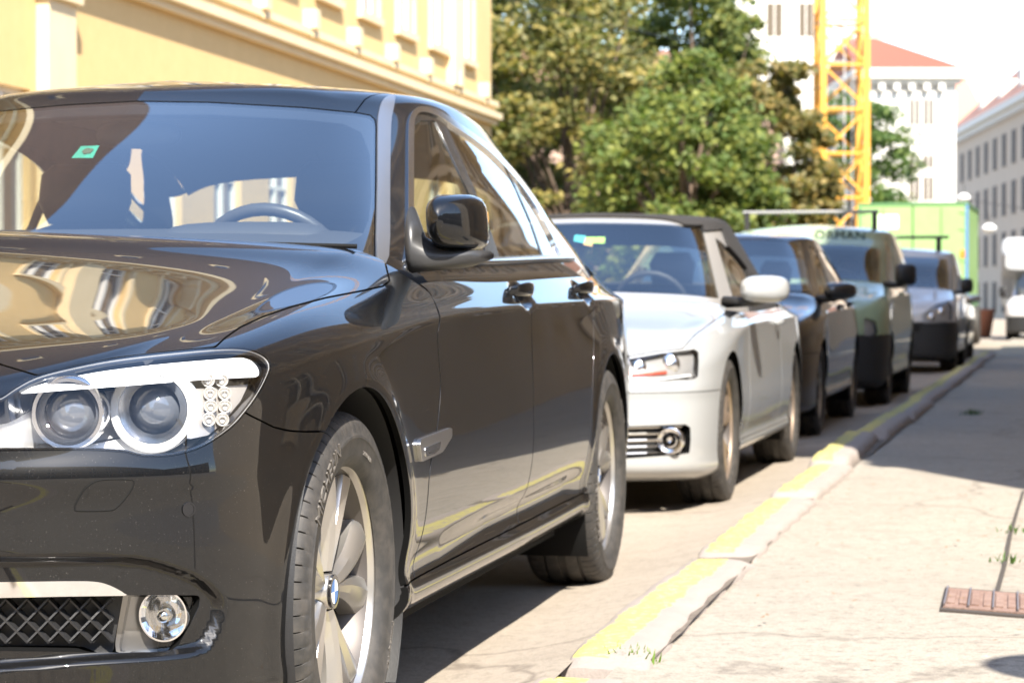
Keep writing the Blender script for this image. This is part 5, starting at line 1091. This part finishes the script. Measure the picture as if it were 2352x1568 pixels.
    # cabin
    cl=mat('dark_cabin',(.03,.03,.032),.6); by=up[6,0,1]; bz_=up[6,0,2]
    b=MB(); V_,F_=superloft([((0,by+.12,bz_-.06),(.58,0,0),(0,0,.03),4),((0,by+.5,bz_-.02),(.66,0,0),(0,0,.05),4),((0,by+.62,bz_-.2),(.66,0,0),(0,0,.12),4)],24); b.add(V_,F_); b.build('dashboard',mat('dash_grey',(.10,.10,.105),.6),T,smooth=True)
    for sx in (-1,1):
        b=MB(); yy=by+1.15; V_,F_=superloft([((.36*sx,yy,bz_-.5),(.24,0,0),(0,.09,0),3.5),((.36*sx,yy+.1,bz_-.05),(.22,0,0),(0,.07,0),3.5),((.36*sx,yy+.13,bz_+.06),(.12,0,0),(0,.04,0),3)],18); b.add(V_,F_); st=b.build('front_seat',cl,T,smooth=True)
        b=MB(); V_,F_=superloft([((.36*sx,yy+.13,bz_+.08),(.11,0,0),(0,.04,0),3),((.36*sx,yy+.13,bz_+.19),(.125,0,0),(0,.05,0),3),((.36*sx,yy+.14,bz_+.25),(.09,0,0),(0,.03,0),3)],18); b.add(V_,F_); b.build('headrest',cl,st,smooth=True)
    c=np.array([.36,by+.62,bz_-.03]); q=Vector((0,.88,.47)).to_track_quat('Z','Y').to_matrix(); b=MB(); b.tube([Vector(c)+q@Vector((.18*math.cos(a),.18*math.sin(a),0)) for a in np.linspace(0,2*math.pi,25)],.015,8,False); b.build('steering_wheel',cl,T,smooth=True)
    b=MB(); b.box(-.62,.62,wb*.62,wb*.66,.4,bz_-.02); b.build('rear_bench',cl,T)
    if mirror:
        (mx,my,mz),(hx,hz),e=mirror; b=MB(); V_,F_=superloft([((mx-.01,my-.09,mz),(hx*.25,0,0),(0,0,hz*.3),2.4),((mx-.006,my-.075,mz),(hx*.65,0,0),(0,0,hz*.7),2.6),((mx,my-.04,mz),(hx*.92,0,0),(0,0,hz*.94),e),((mx,my+.02,mz),(hx,0,0),(0,0,hz),e),((mx,my+.06,mz),(hx*.97,0,0),(0,0,hz*.96),e)],28); V_=[(v[0],v[1]+(v[0]-mx)*.35,v[2]) for v in V_]
        b.add(V_,[tuple(reversed(f)) for f in F_]); mo=pairobj('side_mirror',b,mirrorm or paint,(T,T),smooth=True,angle=45)
        b=MB(); xa=.80; V_,F_=superloft([((xa,my-.02,mz-hz*.95),(.02,.03,0),(0,0,.03),2.5),((mx-hx*.4,my,mz-hz*.95),(.02,.03,0),(0,0,.02),2.5),((mx,my,mz-hz*.8),(.02,.03,0),(0,0,.012),2.5)],14); b.add(V_,F_); pairobj('mirror_arm',b,plast,mo,smooth=True)
    for i,(hy_,hz_) in enumerate(handles):
        k=np.argmin(abs(M.V[:,1]-hy_)*2+abs(M.V[:,2]-hz_)*3-(M.V[:,0]>.6)*5); xs=M.V[k,0]; b=MB(); V_,F_=superloft([((xs+.004+.03*(1-abs(t)**3),hy_+t*.09,hz_),(.008,0,0),(0,0,.014),2.6) for t in np.linspace(-1,1,7)],12); b.add(V_,[tuple(reversed(f)) for f in F_]); pairobj('door_handle',b,paint if i<9 else chrome,DD[min(i,len(DD)-1)] if DD else (T,T),smooth=True)
    return T,M,G,loc
LO,UP=sedan_lower_net(),sedan_upper_net()
# --- white convertible
wpaint=mat('white_paint',(.31,.32,.325),.35,coat=1.,coat_rough=.02,dirt=((.3,.25,.2),.1,.6,.25)); softt=mat('soft_top_cloth',(.022,.020,.019),.85,bump=(150,.3)); sg=MATS['side_glass']; silverf=mat('frame_silver',(.62,.61,.60),.3,.7)
ym=([-.85,-.4,0,.55,1.4,3.07,3.6,4.25],[-.88,-.43,0,.46,1.2,2.751,3.2,3.74]); zm=([0,.2,.28,.38,.5,.62,.66,.74,.80,.87,.93,1.0,1.08],[0,.16,.24,.32,.43,.53,.565,.655,.715,.80,.845,.90,.955])
yu=([.38,.46,.7,1.0,1.33,1.46,1.9,2.4,2.76,3.0,3.25,3.48,3.73],[.34,.42,.62,.88,1.16,1.28,1.6,1.95,2.2,2.36,2.5,2.62,2.74]); zu=([.93,1.0,1.05,1.15,1.3,1.42,1.48,1.517],[.83,.90,.945,1.04,1.18,1.305,1.36,1.385])
alamp=np.array([(1375,842),(1435,826),(1520,811),(1596,802),(1604,808),(1605,830),(1603,864),(1591,871),(1500,876),(1439,883),(1375,890)],float)
aop=np.array([(1330,985),(1435,979),(1575,974),(1586,981),(1587,1010),(1584,1040),(1560,1044),(1435,1053),(1330,1060)],float)
ahood=np.array([(900,400),(900,830),(1432,819),(1500,806),(1567,799),(1597,766),(1644,733),(1664,719),(1672,690),(1672,400)],float)
place=(.115,6.15,-.028)
av=build_car('white_convertible','white convertible with black soft top parked directly behind the black sedan',place,warp(LO,ym,zm,.972),warp(UP,yu,zu,.96),wpaint,2.751,.795,.335,[(np.array([(.66,.92),(.86,1.06),(1.14,1.25),(1.32,1.265),(1.75,1.10),(1.78,.92)]),0),(np.array([(1.84,.93),(1.81,1.08),(2.0,1.0),(2.1,.93)]),0)],[.62,1.93],sg,softt,silverf,alamp,lambda s:np.where(s.V[:,1]<.6,sdf(ahood,px(s))/600.,-1.),(.53,wpaint),'cars parked along the kerb',((.985,.60,.985),(.115,.066),3.),wpaint,.375,((1.75,.82),),(190,80),.27,rimm=mat('rim_bronze',(.42,.33,.26),.35,.8),openings=[aop])
T,M,G,loc=av
pl_=MATS['black_plastic']
b=MB()
for k in range(5):
    z=.255+k*.036; 
    yy=[loc(x,y,out=-.03)[0] for x,y in [(xx,1045-k*15.5-(xx-1435)*.03) for xx in (1340,1390,1440,1490,1540,1580)]]
    b.tube(yy,.006,6)
o=b.build('grille_slat',MATS['satin_chrome'],T); 
panel('grille_backing',offset(clips(M,lambda s:-s.V[:,1],lambda s:sdf(aop,px(s))+2),-.06),pl_,T,0,'pair')
c,n=loc(1544,1012,out=-.015); b=MB(); b.lathe([(.001,.0),(.03,-.012),(.045,.0),(.047,-.02),(.058,-.022),(.060,.02)],28,org=tuple(c),axis='y'); b.V=[(v[0],2*c[1]-v[1]-.0,v[2]) for v in b.V] if 0 else b.V; pairobj('fog_lamp',b,MATS['bright_chrome'],(T,T),smooth=True)
for cx,cy,rr in ((1533,838,.05),(1460,846,.045)):
    c,n=loc(cx,cy,back=.05); b=MB(); b.lathe([(.001,-.02),(.02,-.015),(rr*.7,.0),(rr,.0),(rr*1.05,.02)],24,org=tuple(c),axis='y'); pairobj('projector',b,MATS['bright_chrome'],(T,T),smooth=True)
c0=[loc(xx,yy,back=.03)[0] for xx,yy in ((1450,862),(1500,858),(1530,855))]; b=MB(); b.tube(c0,.009,6); pairobj('indicator_strip',b,mat('indicator_red',(.45,.06,.03),.4),(T,T))
c0=[loc(xx,yy,back=.025)[0] for xx,yy in ((1450,877),(1520,871),(1585,862))]; b=MB(); b.tube(c0,.006,6); pairobj('led_strip',b,mat('led_white',(.8,.8,.8),.3),(T,T))
gloc=Locator(G)
for k,(p4,cm) in enumerate(((((1318,552),(1320,538),(1345,540),(1342,556)),(.10,.55,.60)),(((1340,560),(1344,547),(1362,549),(1360,564)),(.75,.45,.15)),(((1340,556),(1344,543),(1390,543),(1388,557)),(.45,.75,.12)))):
    q=[gloc(a_,b_,out=-.004)[0] for a_,b_ in p4]; b=MB(); b.add([tuple(v) for v in q]+[(v[0],v[1]+.002,v[2]) for v in q],[(3,2,1,0),(4,5,6,7),(0,1,5,4),(1,2,6,5),(2,3,7,6),(3,0,4,7)]); b.build('windshield_sticker',mat('sticker_%d'%k,cm,.6),T)
# --- brown hatchback
bpaint=mat('brown_paint',(.022,.015,.013),.3,.5,coat=1.,coat_rough=.02,dirt=((.25,.2,.15),.1,.7,.15))
ym=([-.85,-.4,0,.55,1.4,3.07,3.6,4.25],[-.90,-.45,0,.34,1.0,2.64,3.0,3.42]); zm=([0,.2,.28,.38,.5,.62,.66,.74,.80,.87,.93,1.0,1.08],[0,.19,.27,.36,.48,.58,.62,.70,.76,.84,.89,.96,1.02])
yu=([.38,.46,.7,1.0,1.33,1.46,1.9,2.4,2.76,3.0,3.25,3.48,3.73],[.22,.30,.52,.80,1.10,1.24,1.6,2.15,2.75,2.95,3.08,3.18,3.28]); zu=([.93,1.0,1.05,1.15,1.3,1.42,1.48,1.517],[.89,.96,1.0,1.10,1.25,1.375,1.435,1.465])
hl=lambda lim,zf:(lambda s:np.where((s.uv[:,1]<3.05)&(s.V[:,1]<.7),np.minimum(3.0-s.uv[:,1],s.V[:,2]-zf),-1.))
lampg=lambda pts:np.array(pts,float)
place=(.20,11.75,-.034)
blamp=lampg([(1690,745),(1790,725),(1800,735),(1795,790),(1690,800)])
hv=build_car('brown_hatchback','dark brown hatchback parked in the shade behind the white convertible',place,warp(LO,ym,zm,.94),warp(UP,yu,zu,.94,.03),bpaint,2.64,.76,.325,[(np.array([(.62,.98),(.82,1.12),(1.22,1.33),(1.42,1.345),(1.52,1.33),(1.50,.99)]),0),(np.array([(1.60,.99),(1.62,1.33),(2.1,1.31),(2.42,1.22),(2.5,1.01)]),1)],[.50,1.55,2.45],sg,None,None,blamp,hl(.7,.72),(.58,bpaint),'cars parked along the kerb',((.955,.44,1.01),(.115,.062),3.),mat('mirror_black_paint',(.02,.02,.022),.2,coat=.8),.372,((1.4,.90),(2.35,.92)),(110,55),.28)
# --- green delivery van
gpaint=mat('pale_green_paint',(.30,.37,.22),.4,coat=.8,coat_rough=.04,dirt=((.3,.25,.2),.1,.8,.3))
vlo=lambda f=0.:warp(LO,([-.85,-.4,0,.55,1.4,3.07,3.6,4.25],[-.86,-.62,-.35,.10,.9,2.72,3.3,3.52]),([0,.2,.28,.38,.5,.62,.66,.74,.80,.87,.93,1.0,1.08],[0,.20,.29,.40,.54,.68,.73,.83,.90,.97,1.02,1.09,1.14]),.94)
def vup(h=1.80,yr=3.45):
    n=warp(UP,([.38,.46,.7,1.0,1.33,1.46,1.9,2.4,2.76,3.0,3.25,3.48,3.73],[-.02,.06,.30,.58,.88,1.02,1.7,2.6,yr-.22,yr-.14,yr-.06,yr-.01,yr+.03]),([.93,1.0,1.05,1.15,1.3,1.42,1.48,1.517],[1.02,1.08,1.11,1.23,1.45,h-.16,h-.06,h]),.94,.24); return n
place=(.50,16.75,-.036); glamp=lampg([(1985,730),(2012,738),(2016,765),(2002,772),(1985,770)])
gv=build_car('green_delivery_van','pale green delivery van with roof bar and dark lettering over the windshield','' or place,vlo(),vup(1.70),gpaint,2.70,.755,.32,[(np.array([(.42,1.14),(.75,1.36),(1.0,1.52),(1.35,1.54),(1.38,1.14)]),0)],[.42,1.45,2.5],sg,None,None,glamp,hl(.7,.86),(.64,MATS['black_plastic']),'cars parked along the kerb',((.985,.30,1.19),(.095,.10),4.),MATS['black_plastic'],.37,((1.32,1.02),),(110,55),.29,'van',False,None,(),(2.32,3.9))
T,M,G,loc=gv; gloc=Locator(G)
tV,tF=text_mesh('ORMAN',1.,0.,False); xs=[v[0] for v in tV]; x0_,x1_=min(xs),max(xs); h_=max(v[1] for v in tV)
cp=[[gloc(1872+57*i,549+1.5*i-19*j,out=.012)[0] for i in range(3)] for j in range(2)]
def _lp(u,v):
    q=[r[0]*(1-u)*(1-2*u)+r[1]*4*u*(1-u)+r[2]*u*(2*u-1) for r in cp]; return q[0]*(1-v)+q[1]*v
V_=[_lp((x-x0_)/(x1_-x0_),y/h_) for x,y,z in tV]; mesh_obj('van_lettering',V_,tF,mat('letter_green',(.02,.04,.03),.8,spec=.1),T)
b=MB(); b.tube([(-.66,1.30,1.815),(.66,1.30,1.815)],.016,8); b.build('roof_bar',mat('bar_grey',(.25,.25,.26),.5),T)
for sx in (-.62,.62): b=MB(); b.bar((sx,1.3,1.60),(sx,1.3,1.815),.045); b.build('bar_foot',MATS['black_plastic'],T)
# --- white van with dark bumper
vpaint=mat('van_white_paint',(.58,.57,.56),.4,coat=.8,dirt=((.3,.25,.2),.1,.8,.3)); place=(1.03,27.0,-.036); wlamp=lampg([(2118,722),(2150,700),(2180,690),(2188,705),(2186,735),(2150,742),(2120,742)])
wv=build_car('white_delivery_van','white delivery van with black plastic bumper parked behind the green van',place,vlo(),vup(1.72),vpaint,2.70,.755,.32,[(np.array([(.42,1.14),(.75,1.36),(1.0,1.54),(1.35,1.56),(1.38,1.14)]),0)],[.42,1.45,2.5],sg,None,None,wlamp,hl(.7,.88),(.68,MATS['black_plastic']),'cars parked along the kerb',((.985,.30,1.17),(.085,.10),4.),MATS['black_plastic'],.37,((1.32,1.02),),(90,45),.29,'van',False,None,(),(2.32,2.7))
T=wv[0]; b=MB(); b.tube([(-.62,1.2,1.86),(.70,1.2,1.86)],.022,8); b.build('roof_bar',MATS['black_plastic'],T)
for sx in (-.56,.56): b=MB(); b.bar((sx,1.2,1.66),(sx,1.2,1.86),.07); b.build('bar_foot',MATS['black_plastic'],T)
b=MB(); b.box(-.26,.26,-.905,-.86,.42,.53); b.build('number_plate',mat('plate_white',(.7,.7,.68),.4),T)
b=MB(); b.tube([(-.34,-.86,.80),(0,-.885,.79),(.34,-.86,.80)],.02,8); b.build('grille_bar',MATS['bright_chrome'],T)
M=wv[1]; loc=wv[3]
for k in range(3): b=MB(); b.tube([(-.42,-.845,.57+.03*k),(0,-.868,.57+.03*k),(.42,-.845,.57+.03*k)],.008,6); b.build('grille_slat',MATS['cavity_black'],T)
for cx,cy in ((2160,716),(2138,728)):
    c,n=loc(cx,cy,back=.02); b=MB(); b.lathe([(.001,-.01),(.03,-.006),(.055,.01),(.058,.03)],20,org=tuple(c),axis='y'); pairobj('projector',b,MATS['bright_chrome'],(T,T),smooth=True)
# --- yellow hatchback beyond
ypaint=mat('yellow_paint',(.55,.34,.04),.35,coat=1.)
yv=build_car('yellow_hatchback','yellow hatchback mostly hidden behind the white delivery van',(1.15,33.2,-.036),warp(LO,ym,zm,.94),warp(UP,yu,zu,.94,.03),ypaint,2.64,.76,.325,[(np.array([(.62,.98),(.82,1.12),(1.22,1.33),(1.42,1.345),(1.52,1.33),(1.50,.99)]),0),(np.array([(1.60,.99),(1.62,1.33),(2.1,1.31),(2.42,1.22),(2.5,1.01)]),1)],[.50,1.55,2.45],sg,None,None,None,hl(.7,.72),(.58,ypaint),'cars parked along the kerb',((.955,.44,1.01),(.115,.062),3.),silverf,.372,(),(70,40),.28)
set_xf()
# --- green box truck seen from behind
tp=at(2096,47.5); TR=thing('green_box_truck','green box truck with white sheet on its rear, beyond the parked vans','truck',(tp[0],tp[1],0),rz=-.05)
tg_=mat('truck_green',(.26,.44,.16),.5,var=[(1.,.3,(.22,.38,.14)),(6,.3,(.30,.46,.2))]); tgl=mat('truck_green_dark',(.10,.24,.10),.5)
b=MB(); b.box(-1.12,1.12,0,4.6,.95,3.0); b.build('cargo_box',tg_,TR)
for x0_,x1_,z0,z1 in ((-1.14,1.14,3.0,3.05),(-1.14,1.14,.90,.96)): b=MB(); b.box(x0_,x1_,-.02,4.62,z0,z1); b.build('box_rail',tgl,TR)
for sx in (-1.115,1.115): b=MB(); b.box(sx-.03,sx+.03,-.03,.0,.95,3.0); b.build('corner_post',mat('truck_blue',(.10,.22,.40),.5) if sx>0 else tgl,TR)
b=MB(); b.box(-.012,.012,-.012,.0,.98,2.98); b.build('door_seam',MATS['cavity_black'],TR)
for sx in (-.5,.5): b=MB(); b.tube([(sx*1.2,-.035,1.0),(sx*1.2,-.035,2.95)],.014,8); b.build('locking_bar',tg_,TR)
for sx in (-1.04,1.04):
    for z in (1.2,1.85,2.5,2.85): b=MB(); b.box(sx-.07,sx+.07,-.02,0,z-.03,z+.03); b.build('hinge',tg_,TR)
b=MB(); b.box(-.72,-.30,-.008,0,2.50,2.80); b.build('white_sheet',mat('sheet_white',(.8,.8,.78),.6),TR)
b=MB(); b.box(-.62,-.28,-.008,0,2.05,2.2); b.build('white_sheet',mat('sheet_white',(.8,.8,.78),.6),TR)
b=MB(); b.box(-1.15,1.15,-.1,.05,.55,.72); b.build('rear_beam',tgl,TR)
for sx in (-1.,1.): b=MB(); b.box(sx-.16,sx+.16,-.14,-.10,.57,.70); b.build('tail_lamp',mat('tail_red',(.55,.08,.03),.4),TR); b=MB(); b.box(sx*1.03-.04,sx*1.03+.04,-.04,0,1.9,2.05); b.build('marker_lamp',mat('marker_orange',(.7,.25,.03),.4),TR)
b=MB(); b.box(-1.0,1.0,4.7,6.5,.5,2.4); V_,F_=superloft([((0,4.75,1.5),(1.02,0,0),(0,0,.98),8),((0,6.2,1.45),(1.02,0,0),(0,0,.95),6),((0,6.75,1.1),(1.0,0,0),(0,0,.6),6)],28); b=MB(); b.add(V_,F_); b.build('cab',tgl,TR,smooth=False)
for y in (1.1,5.7):
    for sx in (-1,1):
        b=MB(); b.lathe([(.2,-.14),(.40,-.14),(.46,-.10),(.46,.10),(.40,.14),(.2,.14),(.05,.10)],28,org=(sx*.98,y,.46),axis='x'); b.build('wheel',MATS['tyre_rubber'],TR,smooth=True)
b=MB(); b.box(-.4,.4,.1,6.2,.55,.9); b.build('chassis',MATS['black_plastic'],TR)
# --- white box van coming up the street at the right edge
bp_=at(2392,58.5); place=(bp_[0],bp_[1],-.06)
fv=build_car('white_box_van','white box van standing far down the street at the right edge','' or place,vlo(),vup(1.95),vpaint,2.9,.78,.33,[(np.array([(.42,1.14),(.75,1.40),(1.0,1.70),(1.35,1.75),(1.38,1.14)]),0)],[.42,1.45,2.5],sg,None,None,None,hl(.7,.88),(.62,MATS['black_plastic']),None,((1.0,.30,1.25),(.09,.14),4.),MATS['black_plastic'],.37,(),(70,40),.29,'van',False)
T=fv[0]; b=MB(); V_,F_=superloft([((0,.75,2.05),(.95,0,0),(0,0,.22),6),((0,1.15,2.02),(1.08,0,0),(0,0,.42),8),((0,1.5,1.75),(1.1,0,0),(0,0,.95),10),((0,4.6,1.75),(1.1,0,0),(0,0,.95),10)],32); b.add(V_,F_); b.build('cargo_box',mat('box_white',(.36,.37,.38),.5),T)
set_xf()
